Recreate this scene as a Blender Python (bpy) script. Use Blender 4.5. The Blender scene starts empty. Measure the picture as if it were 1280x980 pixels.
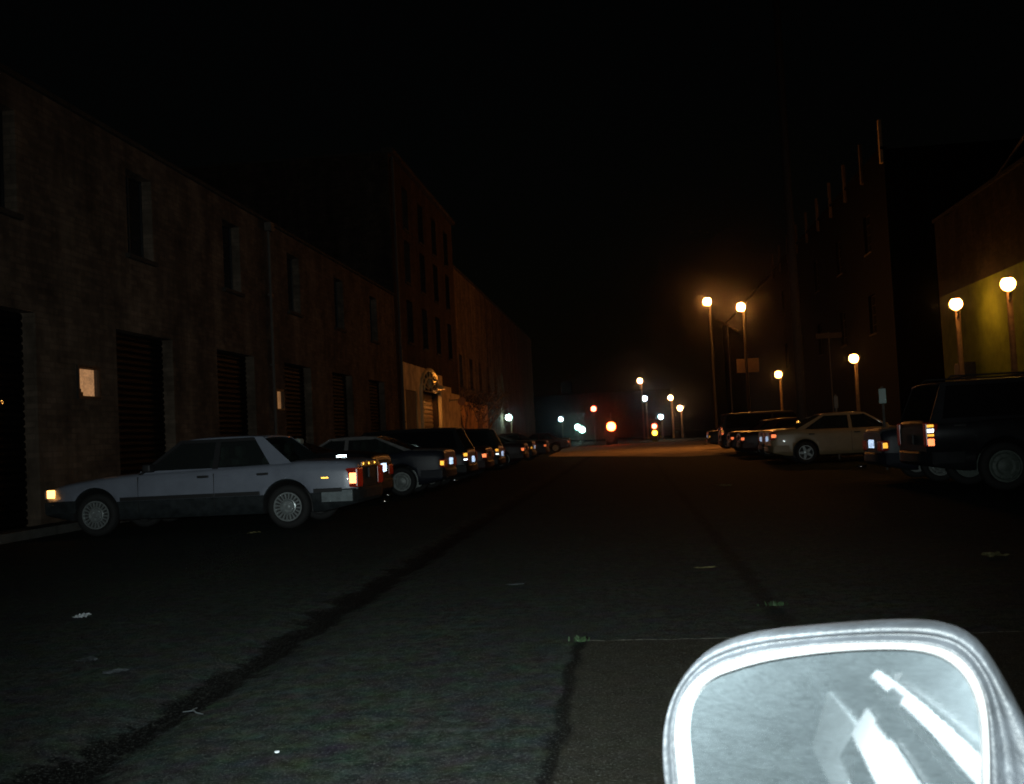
import bpy, bmesh, math, random
from mathutils import Vector, Matrix
random.seed(7)
R = math.radians
sc = bpy.context.scene
col = sc.collection

# ------------------------------------------------------------------ materials
def newmat(name):
    m = bpy.data.materials.new(name)
    m.use_nodes = True
    return m, m.node_tree.nodes, m.node_tree.links, m.node_tree.nodes['Principled BSDF']

def mat(name, c, rough=.5, metal=0, spec=.5, var=0, scale=8, bump=0, bscale=40, coat=0, detail=4):
    """principled material with procedural colour variation and bump"""
    m, N, Lk, P = newmat(name)
    P.inputs['Base Color'].default_value = (*c, 1)
    P.inputs['Roughness'].default_value = rough
    P.inputs['Metallic'].default_value = metal
    P.inputs['Specular IOR Level'].default_value = spec
    P.inputs['Coat Weight'].default_value = coat
    tc = N.new('ShaderNodeTexCoord')
    if var:
        n = N.new('ShaderNodeTexNoise'); n.inputs['Scale'].default_value = scale; n.inputs['Detail'].default_value = detail
        n.inputs['Roughness'].default_value = .65
        Lk.new(tc.outputs['Object'], n.inputs['Vector'])
        r = N.new('ShaderNodeValToRGB')
        r.color_ramp.elements[0].position = .3; r.color_ramp.elements[1].position = .7
        r.color_ramp.elements[0].color = (*[x * (1 - var) for x in c], 1)
        r.color_ramp.elements[1].color = (*[min(1, x * (1 + var)) for x in c], 1)
        Lk.new(n.outputs['Fac'], r.inputs['Fac']); Lk.new(r.outputs['Color'], P.inputs['Base Color'])
    if bump:
        n2 = N.new('ShaderNodeTexNoise'); n2.inputs['Scale'].default_value = bscale; n2.inputs['Detail'].default_value = 5
        Lk.new(tc.outputs['Object'], n2.inputs['Vector'])
        b = N.new('ShaderNodeBump'); b.inputs['Strength'].default_value = bump; b.inputs['Distance'].default_value = .02
        Lk.new(n2.outputs['Fac'], b.inputs['Height']); Lk.new(b.outputs['Normal'], P.inputs['Normal'])
    return m

def brickify(m, mortar, strength=.5):
    N, Lk = m.node_tree.nodes, m.node_tree.links; P = N['Principled BSDF']
    tc = N.new('ShaderNodeTexCoord'); sp = N.new('ShaderNodeSeparateXYZ'); Lk.new(tc.outputs['Object'], sp.inputs[0])
    ad = N.new('ShaderNodeMath'); Lk.new(sp.outputs[0], ad.inputs[0]); Lk.new(sp.outputs[1], ad.inputs[1])
    cb = N.new('ShaderNodeCombineXYZ'); Lk.new(ad.outputs[0], cb.inputs[0]); Lk.new(sp.outputs[2], cb.inputs[1])
    b = N.new('ShaderNodeTexBrick'); b.inputs['Scale'].default_value = 1; b.inputs['Brick Width'].default_value = .30; b.inputs['Row Height'].default_value = .10; b.inputs['Mortar Size'].default_value = .012
    b.inputs['Color1'].default_value = (1.35, 1.25, 1.2, 1); b.inputs['Color2'].default_value = (.45, .42, .42, 1); b.inputs['Mortar'].default_value = (*mortar, 1); b.inputs['Bias'].default_value = 0
    Lk.new(cb.outputs[0], b.inputs['Vector'])
    mx = N.new('ShaderNodeMix'); mx.data_type = 'RGBA'; mx.blend_type = 'MULTIPLY'; mx.inputs[0].default_value = strength
    src = P.inputs['Base Color'].links[0].from_socket
    # large stains running down the wall
    mp = N.new('ShaderNodeMapping'); mp.inputs['Scale'].default_value = (.9, .9, .16); Lk.new(tc.outputs['Object'], mp.inputs[0])
    n = N.new('ShaderNodeTexNoise'); n.inputs['Scale'].default_value = 1; n.inputs['Detail'].default_value = 7; n.inputs['Roughness'].default_value = .7; Lk.new(mp.outputs[0], n.inputs['Vector'])
    rg = N.new('ShaderNodeMapRange'); rg.inputs[1].default_value = .35; rg.inputs[2].default_value = .65; rg.inputs[3].default_value = .55; rg.inputs[4].default_value = 1.35; Lk.new(n.outputs['Fac'], rg.inputs[0])
    vm = N.new('ShaderNodeVectorMath'); vm.operation = 'SCALE'; Lk.new(src, vm.inputs[0]); Lk.new(rg.outputs[0], vm.inputs['Scale'])
    Lk.new(vm.outputs[0], mx.inputs[6]); Lk.new(b.outputs['Color'], mx.inputs[7]); Lk.new(mx.outputs[2], P.inputs['Base Color'])
    return m

def emit(name, c, s):
    m, N, Lk, P = newmat(name)
    P.inputs['Base Color'].default_value = (.6, .6, .6, 1)
    P.inputs['Emission Color'].default_value = (*c, 1)
    P.inputs['Emission Strength'].default_value = s
    return m

def retro(name, c, rough=.2, base=(.05, .05, .05), fac=.6, cells=0):
    """reflector: sends light back where it came from (prismatic sheet or lens)"""
    m, N, Lk, P = newmat(name)
    P.inputs['Base Color'].default_value = (*base, 1); P.inputs['Roughness'].default_value = .25
    g = N.new('ShaderNodeBsdfGlossy'); g.inputs['Color'].default_value = (*c, 1); g.inputs['Roughness'].default_value = rough
    ge = N.new('ShaderNodeNewGeometry'); Lk.new(ge.outputs['Incoming'], g.inputs['Normal'])
    mx = N.new('ShaderNodeMixShader'); mx.inputs[0].default_value = fac
    Lk.new(P.outputs[0], mx.inputs[1]); Lk.new(g.outputs[0], mx.inputs[2])
    Lk.new(mx.outputs[0], N['Material Output'].inputs['Surface'])
    if cells:
        tc = N.new('ShaderNodeTexCoord'); v = N.new('ShaderNodeTexVoronoi'); v.inputs['Scale'].default_value = cells
        Lk.new(tc.outputs['Object'], v.inputs['Vector'])
        mm = N.new('ShaderNodeMapRange'); mm.inputs[3].default_value = fac * 1.2; mm.inputs[4].default_value = fac * .3
        Lk.new(v.outputs['Distance'], mm.inputs[0]); Lk.new(mm.outputs[0], mx.inputs[0])
    return m

def glass(name, tint=(.03, .035, .035), clear=.45):
    m, N, Lk, P = newmat(name)
    P.inputs['Base Color'].default_value = (*tint, 1); P.inputs['Roughness'].default_value = .03
    t = N.new('ShaderNodeBsdfTransparent'); t.inputs[0].default_value = (.6, .65, .63, 1)
    mx = N.new('ShaderNodeMixShader'); mx.inputs[0].default_value = clear
    Lk.new(P.outputs[0], mx.inputs[1]); Lk.new(t.outputs[0], mx.inputs[2])
    Lk.new(mx.outputs[0], N['Material Output'].inputs['Surface'])
    return m

M = {}
M['rubber'] = mat('tyre_rubber', (.012, .012, .012), .85, bump=.2, bscale=60)
M['trim'] = mat('black_trim', (.012, .012, .013), .6)
M['alloy'] = mat('wheel_alloy', (.30, .33, .33), .35, .5, var=.2, scale=20)
M['alloy_dull'] = mat('wheel_steel', (.2, .22, .21), .5, .3, var=.3, scale=14)
M['rim_dark'] = mat('brake_shadow_grey', (.03, .03, .03), .7)
M['chrome'] = mat('chrome', (.75, .75, .75), .12, 1)
M['cabin'] = mat('cabin_dark', (.01, .01, .011), .8)
M['seat'] = mat('seat_cloth', (.28, .32, .28), .9, var=.3, scale=30)
M['glass'] = glass('car_glass', clear=.62)
M['glass_dark'] = glass('tinted_glass', (.008, .008, .009), .1)
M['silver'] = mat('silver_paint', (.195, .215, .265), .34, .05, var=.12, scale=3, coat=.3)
M['silver_low'] = mat('silver_paint_dark', (.022, .026, .028), .6, .0, .1, var=.4, scale=9)  # darker silver: rear face's shade put into the colour, lower sides share it
M['silver_bump'] = mat('bumper_silver', (.16, .19, .20), .5, .1, var=.3, scale=9)
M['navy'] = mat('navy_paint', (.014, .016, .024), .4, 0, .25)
M['navy_lit'] = mat('lamplit_navy_paint', (.16, .155, .15), .4, .1, var=.3, scale=6)  # lamp light on roof, pillars and boot lid put into a paler navy
M['black'] = mat('black_paint', (.008, .008, .009), .4, 0, .25)
M['maroon'] = mat('maroon_paint', (.03, .009, .009), .4, 0, .25)
M['grey_paint'] = mat('grey_paint', (.06, .065, .07), .3, .2, coat=.3)
M['tan'] = mat('champagne_paint', (.29, .215, .125), .36, .05, var=.08, scale=5, coat=.3)
M['suv_rim'] = mat('grimy_wheel_cover', (.10, .125, .11), .6, .1, var=.3, scale=14)
M['suv'] = mat('dark_suv_paint', (.012, .0125, .015), .45, 0, .2, var=.3, scale=5)
M['own'] = mat('own_car_paint', (.030, .034, .036), .4, .1, coat=.2, var=.25, scale=14)
M['red_lens'] = retro('red_lens', (.8, .03, .008), .42, (.025, .002, .002), .05)
M['red_core'] = retro('red_reflector', (1, .2, .07), .28, (.2, .012, .006), .75)
M['amber_core'] = retro('amber_reflector', (1, .42, .05), .30, (.25, .07, .006), .6)
M['white_core'] = retro('white_reflector', (.9, .95, 1), .28, (.4, .4, .4), .85)
M['plate'] = retro('plate_sheet', (.62, .72, 1), .32, (.3, .3, .3), .7, cells=30)
M['garnish'] = retro('garnish_lamp_reflection', (.5, .2, .03), .5, (.05, .02, .005), .22, cells=14)  # sodium lamps mirrored in the boot, put into an amber tint
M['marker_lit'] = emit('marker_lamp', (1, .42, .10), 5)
M['head_lens'] = mat('headlamp_lens', (.2, .2, .2), .1)

# ------------------------------------------------------------------ mesh helpers
def link(name, bm, m, parent=None, smooth=False, loc=None):
    me = bpy.data.meshes.new(name)
    bmesh.ops.recalc_face_normals(bm, faces=bm.faces)
    if smooth:
        for f in bm.faces: f.smooth = True
    bm.to_mesh(me); bm.free()
    for x in (m if isinstance(m, (list, tuple)) else [m]): me.materials.append(x)
    o = bpy.data.objects.new(name, me); col.objects.link(o)
    if parent: o.parent = parent
    if loc: o.location = loc
    return o

def box(bm, x0, x1, y0, y1, z0, z1, bev=0, seg=2, mi=0):
    r = bmesh.ops.create_cube(bm, size=1)
    for v in r['verts']:
        v.co = Vector(((x0 + x1) / 2 + v.co.x * (x1 - x0), (y0 + y1) / 2 + v.co.y * (y1 - y0), (z0 + z1) / 2 + v.co.z * (z1 - z0)))
    fs = list({f for v in r['verts'] for f in v.link_faces})
    for f in fs: f.material_index = mi
    if bev:
        es = list({e for f in fs for e in f.edges})
        bmesh.ops.bevel(bm, geom=es, offset=bev, segments=seg, affect='EDGES', profile=.6)
    return bm

def B(*a, **k):
    return box(bmesh.new(), *a, **k)

def tube(bm, pts, rads, n=8, cap=True):
    pts = [Vector(p) for p in pts]
    if not isinstance(rads, (list, tuple)): rads = [rads] * len(pts)
    rings = []
    for i, p in enumerate(pts):
        d = (pts[min(i + 1, len(pts) - 1)] - pts[max(i - 1, 0)]).normalized()
        a = d.orthogonal().normalized() if i == 0 else (rings_dir - d * rings_dir.dot(d)).normalized()
        rings_dir = a
        b = d.cross(a)
        rings.append([bm.verts.new(p + (a * math.cos(t) + b * math.sin(t)) * rads[i]) for t in [2 * math.pi * k / n for k in range(n)]])
    for r0, r1 in zip(rings, rings[1:]):
        for k in range(n):
            bm.faces.new((r0[k], r0[(k + 1) % n], r1[(k + 1) % n], r1[k]))
    if cap:
        bm.faces.new(rings[0]); bm.faces.new(rings[-1])
    return bm

def lathe(bm, prof, n=32, axis='z', close=False):
    """profile of (radius, height); revolve about an axis"""
    rings = []
    for r, h in prof:
        ring = []
        for k in range(n):
            t = 2 * math.pi * k / n
            c, s = r * math.cos(t), r * math.sin(t)
            ring.append(bm.verts.new((c, s, h) if axis == 'z' else (c, h, s)))
        rings.append(ring)
    pairs = list(zip(rings, rings[1:])) + ([(rings[-1], rings[0])] if close else [])
    for r0, r1 in pairs:
        for k in range(n):
            bm.faces.new((r0[k], r0[(k + 1) % n], r1[(k + 1) % n], r1[k]))
    if not close:
        bm.faces.new(rings[0]); bm.faces.new(rings[-1])
    return bm

def plate(bm, pts, th, mi=0):
    """flat polygon given thickness along its normal (centred)"""
    pts = [Vector(p) for p in pts]
    n = Vector((0, 0, 0))
    for i in range(len(pts)):
        a, b = pts[i], pts[(i + 1) % len(pts)]
        n += a.cross(b)
    n.normalize()
    f = [bm.verts.new(p + n * th / 2) for p in pts]
    g = [bm.verts.new(p - n * th / 2) for p in pts]
    fs = [bm.faces.new(f), bm.faces.new(list(reversed(g)))]
    k = len(pts)
    for i in range(k):
        fs.append(bm.faces.new((f[i], g[i], g[(i + 1) % k], f[(i + 1) % k])))
    for x in fs: x.material_index = mi
    return bm

def tag(o, label=None, cat=None, group=None, kind=None):
    if label: o['label'] = label
    if cat: o['category'] = cat
    if group: o['group'] = group
    if kind: o['kind'] = kind
    return o

def empty(name, loc, rz=0):
    o = bpy.data.objects.new(name, None); col.objects.link(o)
    o.location = loc; o.rotation_euler = (0, 0, rz); o.empty_display_size = .3
    return o

KIDS = {}
def copy_tree(o, parent=None):
    c = o.copy(); col.objects.link(c)
    c.parent = parent
    for ch in list(o.children): copy_tree(ch, c)
    return c

def lerp(a, b, t): return a + (b - a) * t
def interp(tab, x):
    if x <= tab[0][0]: return tab[0][1]
    for (x0, y0), (x1, y1) in zip(tab, tab[1:]):
        if x <= x1:
            t = (x - x0) / (x1 - x0)
            return lerp(y0, y1, t)
    return tab[-1][1]

# ------------------------------------------------------------------ cars
def wheel_meshes(r, w, kind):
    bm = bmesh.new()
    ri = r * .66
    lathe(bm, [(ri, -w / 2 + .01), (r * .86, -w / 2), (r * .96, -w / 2 + .02), (r, -w / 2 + .05), (r, w / 2 - .05), (r * .96, w / 2 - .02), (r * .86, w / 2), (ri, w / 2 - .01)], 40, 'y', close=True)
    rb = bmesh.new()
    # outer face at +y
    lathe(rb, [(ri, -w / 2 + .02), (ri + .002, w / 2 - .004), (ri - .018, w / 2 - .004), (ri - .022, w / 2 - .045), (.02, w / 2 - .06)], 40, 'y')
    rb.faces.ensure_lookup_table()
    for f in rb.faces[120:]: f.material_index = 1
    def spoke(a0, r0, r1, w0, w1, y0, y1):
        d = Vector((math.cos(a0), 0, math.sin(a0))); t = Vector((-math.sin(a0), 0, math.cos(a0)))
        p = [d * r0 - t * w0, d * r1 - t * w1, d * r1 + t * w1, d * r0 + t * w0]
        hi = [q + Vector((0, y1, 0)) for q in p]; lo = [q + Vector((0, y0, 0)) for q in p]
        A = [rb.verts.new(q) for q in hi]; Bv = [rb.verts.new(q) for q in lo]
        rb.faces.new(A)
        for i in range(4): rb.faces.new((A[i], Bv[i], Bv[(i + 1) % 4], A[(i + 1) % 4]))
    y = w / 2
    if kind == 'fins':
        for k in range(20): spoke(2 * math.pi * k / 20, ri * .52, ri - .016, .007, .012, y - .055, y - .016)
        lathe(rb, [(ri * .56, y - .06), (ri * .56, y - .012), (ri * .50, y - .008), (ri * .40, y - .03), (ri * .20, y - .03), (ri * .18, y - .012), (.012, y - .008)], 32, 'y')
        for k in range(4):
            a = 2 * math.pi * (k + .5) / 4
            c = Vector((math.cos(a) * ri * .31, y - .02, math.sin(a) * ri * .31))
            tube(rb, [c - Vector((0, .015, 0)), c + Vector((0, .006, 0))], .012, 6)
    elif kind == 'five':
        for k in range(5):
            spoke(2 * math.pi * k / 5 + .3, ri * .12, ri - .016, .045, .028, y - .05, y - .014)
        lathe(rb, [(ri * .26, y - .05), (ri * .25, y - .010), (.012, y - .004)], 24, 'y')
    else:
        lathe(rb, [(ri - .03, y - .05), (ri - .05, y - .018), (ri * .6, y - .006), (ri * .45, y - .025), (ri * .25, y - .012), (.012, y - .004)], 32, 'y')
        for k in range(8):
            a = 2 * math.pi * k / 8
            spoke(a, ri * .66, ri * .8, .012, .016, y - .02, y - .006)
    return bm, rb

def make_car(name, sp):
    S = dict(L=4.6, W=1.72, H=1.38, r=.31, xr=-1.3, xf=1.4, sill=.22, belt=.90, rim='plain', paint='navy', low=None, glass='glass', low_z=.46,
             top=[(-2.3, .86), (-2.2, .92), (-1.35, .95), (1.0, .93), (2.05, .78), (2.3, .66)], xA=1.0, xB=.25, xC=-.75, xD=-1.35,
             rail=.05, parts=True, rack=False, side_mirrors=(1, -1), split=-.1, wr=.27)
    S.update(sp)
    root = empty(name, (0, 0, 0))
    L, W, H = S['L'], S['W'], S['H']; hw = W / 2
    paint = M[S['paint']]; low = M[S['low']] if S['low'] else paint
    deck = M[S.get('deck', S['paint'])]
    # ---- body shell by cross-sections
    xs = set(round(-L / 2 + .04 + k * (L - .08) / 30, 4) for k in range(31))
    Ra = S['r'] + .055
    for xc in (S['xr'], S['xf']):
        xs = {x for x in xs if abs(x - xc) > Ra + .03}
        for k in range(17):
            xs.add(round(xc - Ra * math.cos(math.pi * k / 16), 4))
        xs.add(round(xc - Ra - .005, 4)); xs.add(round(xc + Ra + .005, 4))
    xs |= {-L / 2, -L / 2 + .015, L / 2, L / 2 - .015}
    xs = sorted(xs)
    bm = bmesh.new(); secs = []
    for x in xs:
        u = abs(x) / (L / 2)
        e = max(0, (u - .62) / .38)
        w = hw * (1 - .10 * e * e - .03 * e)
        zt = interp(S['top'], x)
        zb = S['sill'] + (.10 * max(0, (u - .8) / .2))
        for xc in (S['xr'], S['xf']):
            d = abs(x - xc)
            if d <= Ra: zb = max(zb, S['r'] + math.sqrt(max(0, Ra * Ra - d * d)))
        inset = 0
        if u > .999: inset = .045
        elif u > .99: inset = .012
        zt -= inset; w -= inset; zb += inset * .5
        zl = lambda z, k: max(z, zb + .012 * k)
        crown = S.get('crown', .02)
        pts = [(0, zb), (w - .16, zb), (w - .03, zl(zb + .012, 1)), (w - .012, zl(S['low_z'] - .1, 2)), (w - .004, zl(S['low_z'], 3)), (w, zl(.62, 4)), (w - .004, zl(zt - .16, 5)), (w - .022, zt - .06),
               (w - .06, zt - .02), (w - .14, zt), (w * .5, zt + crown * .8), (0, zt + crown)]
        vs = [bm.verts.new((x, y, z)) for y, z in pts] + [bm.verts.new((x, -y, z)) for y, z in reversed(pts[1:-1])]
        secs.append((x, vs))
    n = len(secs[0][1])
    for (x0, a), (x1, b) in zip(secs, secs[1:]):
        xm = (x0 + x1) / 2
        for k in range(n):
            k2 = (k + 1) % n
            f = bm.faces.new((a[k], b[k], b[k2], a[k2]))
            kk = k if k < 11 else n - 1 - k
            zc = f.calc_center_median().z
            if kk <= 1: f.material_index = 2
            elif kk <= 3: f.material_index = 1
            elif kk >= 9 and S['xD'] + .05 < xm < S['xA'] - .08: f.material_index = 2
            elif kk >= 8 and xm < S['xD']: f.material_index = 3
            f.smooth = True
    for s in (secs[0][1], secs[-1][1]):
        bm.faces.new(s).material_index = S.get('endcap', 0)
    link('body', bm, [paint, low, M['cabin'], deck], root)
    # ---- greenhouse on a tilted side plane
    zbelt = S['belt']; wb = hw - .085; wr = hw - S['wr']
    def SP(x, z, s, off=0):
        t = (z - zbelt) / (H - zbelt)
        return Vector((x, s * (lerp(wb, wr, t) + off), z))
    xA, xB, xC, xD = S['xA'], S['xB'], S['xC'], S['xD']
    zA, zD = interp(S['top'], xA) + .0, interp(S['top'], xD)
    zr = H - .045
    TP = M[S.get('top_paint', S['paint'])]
    def side_x(x0, x1, z0, z1, z): return lerp(x0, x1, (z - z0) / (z1 - z0))
    pw = S.get('pw', .05); cw = S.get('cw', .20)
    for s in (1, -1):
        P = lambda x, z: SP(x, z, s)
        fr = bmesh.new()
        plate(fr, [P(xA, zA - .03), P(xA - .07, zA - .03), P(xB - pw, zr), P(xB + .03, zr)], .035, 1)         # A pillar
        plate(fr, [P(xD, zD - .03), P(xD + cw * 1.5, zD - .03), P(xC + cw * .45, zr), P(xC - .03, zr)], .035)     # C pillar
        plate(fr, [P(S['split'] + .045, zbelt - .03), P(S['split'] - .045, zbelt - .03), P(S['split'] - .05, zr), P(S['split'] + .03, zr)], .03, 1)
        plate(fr, [P(xB + .02, zr - .002), P(xC - .02, zr - .002), P(xC, zr - S['rail']), P(xB - .03, zr - S['rail'])], .032, 1)     # door top rail
        plate(fr, [P(xA - .03, zbelt + .012), P(xD + .05, zbelt + .012), P(xD + .05, zbelt - .06), P(xA - .03, zbelt - .06)], .028)   # sill
        link('cabin_frame', fr, [TP, M[S['frame2']] if 'frame2' in S else TP], root)
    rf = bmesh.new()
    nx, ny = 8, 8
    g = []
    for i in range(nx + 1):
        row = []
        x = lerp(xC - .05, xB + .05, i / nx)
        for j in range(ny + 1):
            v = -1 + 2 * j / ny
            e = abs(2 * i / nx - 1)
            z = H - .03 * abs(v) ** 3 - .028 * e ** 3
            row.append(rf.verts.new((x, v * (wr + .012), z)))
        g.append(row)
    fs = []
    for i in range(nx):
        for j in range(ny):
            f = rf.faces.new((g[i][j], g[i + 1][j], g[i + 1][j + 1], g[i][j + 1])); f.smooth = True; fs.append(f)
    ex = bmesh.ops.extrude_face_region(rf, geom=fs)
    for v in [q for q in ex['geom'] if isinstance(q, bmesh.types.BMVert)]: v.co.z -= .022
    rfo = link('roof', rf, TP, root)
    # panes
    G = M[S['glass']]
    def pane(nm, pts, th=.008): link(nm, plate(bmesh.new(), pts, th), G, root)
    wA, wB = wb - .012, wr - .006
    pane('windscreen', [(xA - .02, -wA, zA), (xA - .02, wA, zA), (xB + .02, wB, zr), (xB + .02, -wB, zr)])
    pane('rear_window', [(xD + .02, wA, zD), (xD + .02, -wA, zD), (xC - .02, -wB, zr), (xC - .02, wB, zr)])
    zt2 = zr - S['rail'] + .004
    for s in (1, -1):
        o = -.012
        pa = [SP(side_x(xA - .07, xB - pw, zA - .03, zr, zbelt), zbelt, s, o), SP(S['split'] + .04, zbelt, s, o), SP(S['split'] + .03, zt2, s, o), SP(side_x(xA - .07, xB - pw, zA - .03, zr, zt2), zt2, s, o)]
        pb = [SP(S['split'] - .04, zbelt, s, o), SP(side_x(xD + cw * 1.5, xC + cw * .45, zD - .03, zr, zbelt), zbelt, s, o), SP(side_x(xD + cw * 1.5, xC + cw * .45, zD - .03, zr, zt2), zt2, s, o), SP(S['split'] - .045, zt2, s, o)]
        pane('side_window', pa); pane('side_window', pb)
    # seats
    if S['parts']:
        for (x, y) in ((xB - .45, .36), (xB - .45, -.36), (xC - .05, .34), (xC - .05, -.34)):
            b = B(x - .10, x + .08, y - .23, y + .23, .70, zbelt + .14, .05, 3)
            box(b, x - .10, x + .01, y - .12, y + .12, zbelt + .17, zbelt + .33, .04, 3)
            box(b, x - .07, x - .03, y - .05, y + .05, zbelt + .12, zbelt + .19)
            link('seat', b, M['seat'], root, True)
    # wheels
    tb, rb = wheel_meshes(S['r'], .19, S['rim'])
    t0 = link('wheel', tb, M['rubber'], root, True); r0 = link('rim', rb, [M[S.get('rim_mat', 'alloy')], M['rim_dark'] if S['rim'] in ('fins', 'five') else M[S.get('rim_mat', 'alloy')]], t0)
    first = True
    for xc in (S['xr'], S['xf']):
        for s in (1, -1):
            if first: t = t0; first = False
            else:
                t = t0.copy(); col.objects.link(t); t.parent = root
                q = r0.copy(); col.objects.link(q); q.parent = t
            t.location = (xc, s * (hw - .115), S['r']); t.rotation_euler = (0, S.get('spin', .35), 0 if s > 0 else math.pi)
    # bumpers
    bw = hw - .03
    for s, nm in ((-1, 'rear_bumper'), (1, 'front_bumper')):
        b = bmesh.new(); zs0, zs1 = S.get('bump_z', (.34, .54))
        pts = []
        for k in range(13):
            a = -1 + 2 * k / 12
            pts.append((s * (L / 2 + .06 - .10 * abs(a) ** 4), a * bw))
        prof = []
        for (x, y) in pts:
            d = s * .14
            prof.append([b.verts.new((x - d, y * .99, zs0)), b.verts.new((x - s * .02, y, zs0)), b.verts.new((x, y, zs0 + .04)), b.verts.new((x, y, zs1 - .03)), b.verts.new((x - s * .025, y, zs1)), b.verts.new((x - d, y * .99, zs1))])
        for p0, p1 in zip(prof, prof[1:]):
            for k in range(6): b.faces.new((p0[k], p0[(k + 1) % 6], p1[(k + 1) % 6], p1[k]))
        b.faces.new(prof[0]); b.faces.new(prof[-1])
        for f in b.faces: f.material_index = 0
        # wrap-round ends
        for y in (1, -1):
            box(b, min(s * (L / 2 - .04), s * (L / 2 - .52)), max(s * (L / 2 - .04), s * (L / 2 - .52)), min(y * (bw - .05), y * (hw - .012 - .02)), max(y * (bw - .05), y * (hw + .0 - .018)), zs0 + .01, zs1 - .004, .012, mi=1)
        bm0 = M[S.get('bumper', S['paint'])]
        link(nm, b, [bm0, M[S['bumper_end']] if s < 0 and 'bumper_end' in S else bm0], root)
    # lamps
    tl = S.get('tail', dict(z0=.58, z1=.80, w=.26, d=.13, core='red_core'))
    for s in (1, -1):
        x0 = -L / 2 - .012
        y1 = s * (hw * .87 + .022); y0 = s * (hw * .87 - tl['w'])
        lens = link('tail_light', B(x0, x0 + tl['d'] + .06, min(y0, y1), max(y0, y1), tl['z0'], tl['z1'], .02), M['red_lens'], root)
        h = tl['z1'] - tl['z0']
        for (a0, a1, cm) in tl.get('cores', [(.25, .7, tl.get('core'))]):
            link('reflector', B(x0 + .02, x0 + .02 + tl.get('cw', .1), min(y1 - s * .01, y1 + s * .006), max(y1 - s * .01, y1 + s * .006), tl['z0'] + h * a0, tl['z0'] + h * a1, .012), M[cm], lens)
        zh = interp(S['top'], L / 2 - .1)
        hl = link('headlight', B(L / 2 - .16, L / 2 + .012, min(s * (hw * .87 + .012), s * (hw * .87 - .42)), max(s * (hw * .87 + .012), s * (hw * .87 - .42)), zh - .17, zh - .03, .02), M['head_lens'], root)
        if S.get('marker'):
            link('side_marker', B(L / 2 - .17, L / 2 - .05, min(s * (hw * .895), s * (hw * .875 + .03)), max(s * (hw * .895), s * (hw * .875 + .04)), zh - .15, zh - .03, .008), M[S['marker']], root)
    # number plate
    pz = S.get('plate_z', .72)
    pl = link('licence_plate', B(-L / 2 - .035, -L / 2 - .003, -.16, .16, pz - .075, pz + .075, .006), M['plate'] if S.get('plate', True) else M['trim'], root)
    # grille
    zh = interp(S['top'], L / 2 - .05)
    gb = bmesh.new()
    for k in range(5): box(gb, L / 2 - .02, L / 2 + .014, -.32, .32, zh - .17 + k * .03, zh - .155 + k * .03)
    link('grille', gb, M['trim'], root)
    # door furniture
    for s in (1, -1):
        for x in S.get('handles') or (S['split'] + .16, S['xD'] + .42 if S['xD'] + .42 < S['split'] - .4 else S['split'] - .75):
            z = S.get('handle_z', zbelt - .10)
            o = link('door_handle', B(x - .085, x + .085, min(s * (hw - .02), s * (hw + .022)), max(s * (hw - .02), s * (hw + .022)), z - .018, z + .018, .010), M[S.get('handle', 'trim')], root)
        if S.get('moulding'):
            zz = S['moulding']
            a, b2 = S['xr'] + Ra + .03, S['xf'] - Ra - .03
            for (p, q) in ((a, S['split'] - .012), (S['split'] + .0, b2), (-L / 2 + .2, S['xr'] - Ra - .03)):
                if q > p: link('side_moulding', B(p, q, min(s * (hw - .012), s * (hw + .016)), max(s * (hw - .012), s * (hw + .016)), zz - .028, zz + .028, .006), M['trim'], root)
        if s in S['side_mirrors']:
            xm = xA - .22
            mb = B(xm - .07, xm + .06, min(s * (hw - .02), s * (hw + .15)), max(s * (hw - .02), s * (hw + .15)), zbelt + .0, zbelt + .12, .03, 3)
            box(mb, xm - .03, xm + .04, min(s * (wb - .02), s * hw), max(s * (wb - .02), s * hw), zbelt - .0, zbelt + .06, .01)
            mo = link('door_mirror', mb, M['trim'] if S.get('dark_mirror', True) else paint, root, True)
    # door shut lines as thin dark strips let into the side
    for s in (1, -1):
        for x in (S['split'], xA - .02):
            sh = B(x - .004, x + .004, min(s * (hw - .03), s * (hw + .001)), max(s * (hw - .03), s * (hw + .001)), S['sill'] + .1, zbelt - .06)
            link('door_gap', sh, M['trim'], root)
    if S['rack']:
        rk = bmesh.new()
        for s in (1, -1):
            tube(rk, [(xC + .1, s * (wr - .06), H + .0), (xC + .15, s * (wr - .06), H + .05), (xB - .2, s * (wr - .06), H + .05), (xB - .15, s * (wr - .06), H - .01)], .014, 6)
        for x in (xC + .5, (xB + xC) / 2, xB - .5):
            tube(rk, [(x, -(wr - .06), H + .05), (x, wr - .06, H + .05)], .012, 6)
        link('roof_rack', rk, M['trim'], root)
    if S.get('exhaust'):
        e = bmesh.new()
        for y in S['exhaust']:
            lathe(e, [(.024, 0), (.028, 0), (.028, .16), (.024, .16)], 14, 'y', close=True)
        o = link('exhaust_pipe', e, M['chrome'], root, True)
        o.rotation_euler = (0, 0, R(90)); o.location = (-L / 2 - .05, S['exhaust'][0], .27)
    return root

def place(o, x, s, rz, label, cat='car', group=None, z=0):
    o.location = (x, s, z); o.rotation_euler = (0, 0, rz)
    tag(o, label, cat, group)
    return o

GL, GR = 'cars parked nose-in along the left wall', 'cars parked nose-in along the right side'
PI = math.pi
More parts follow.
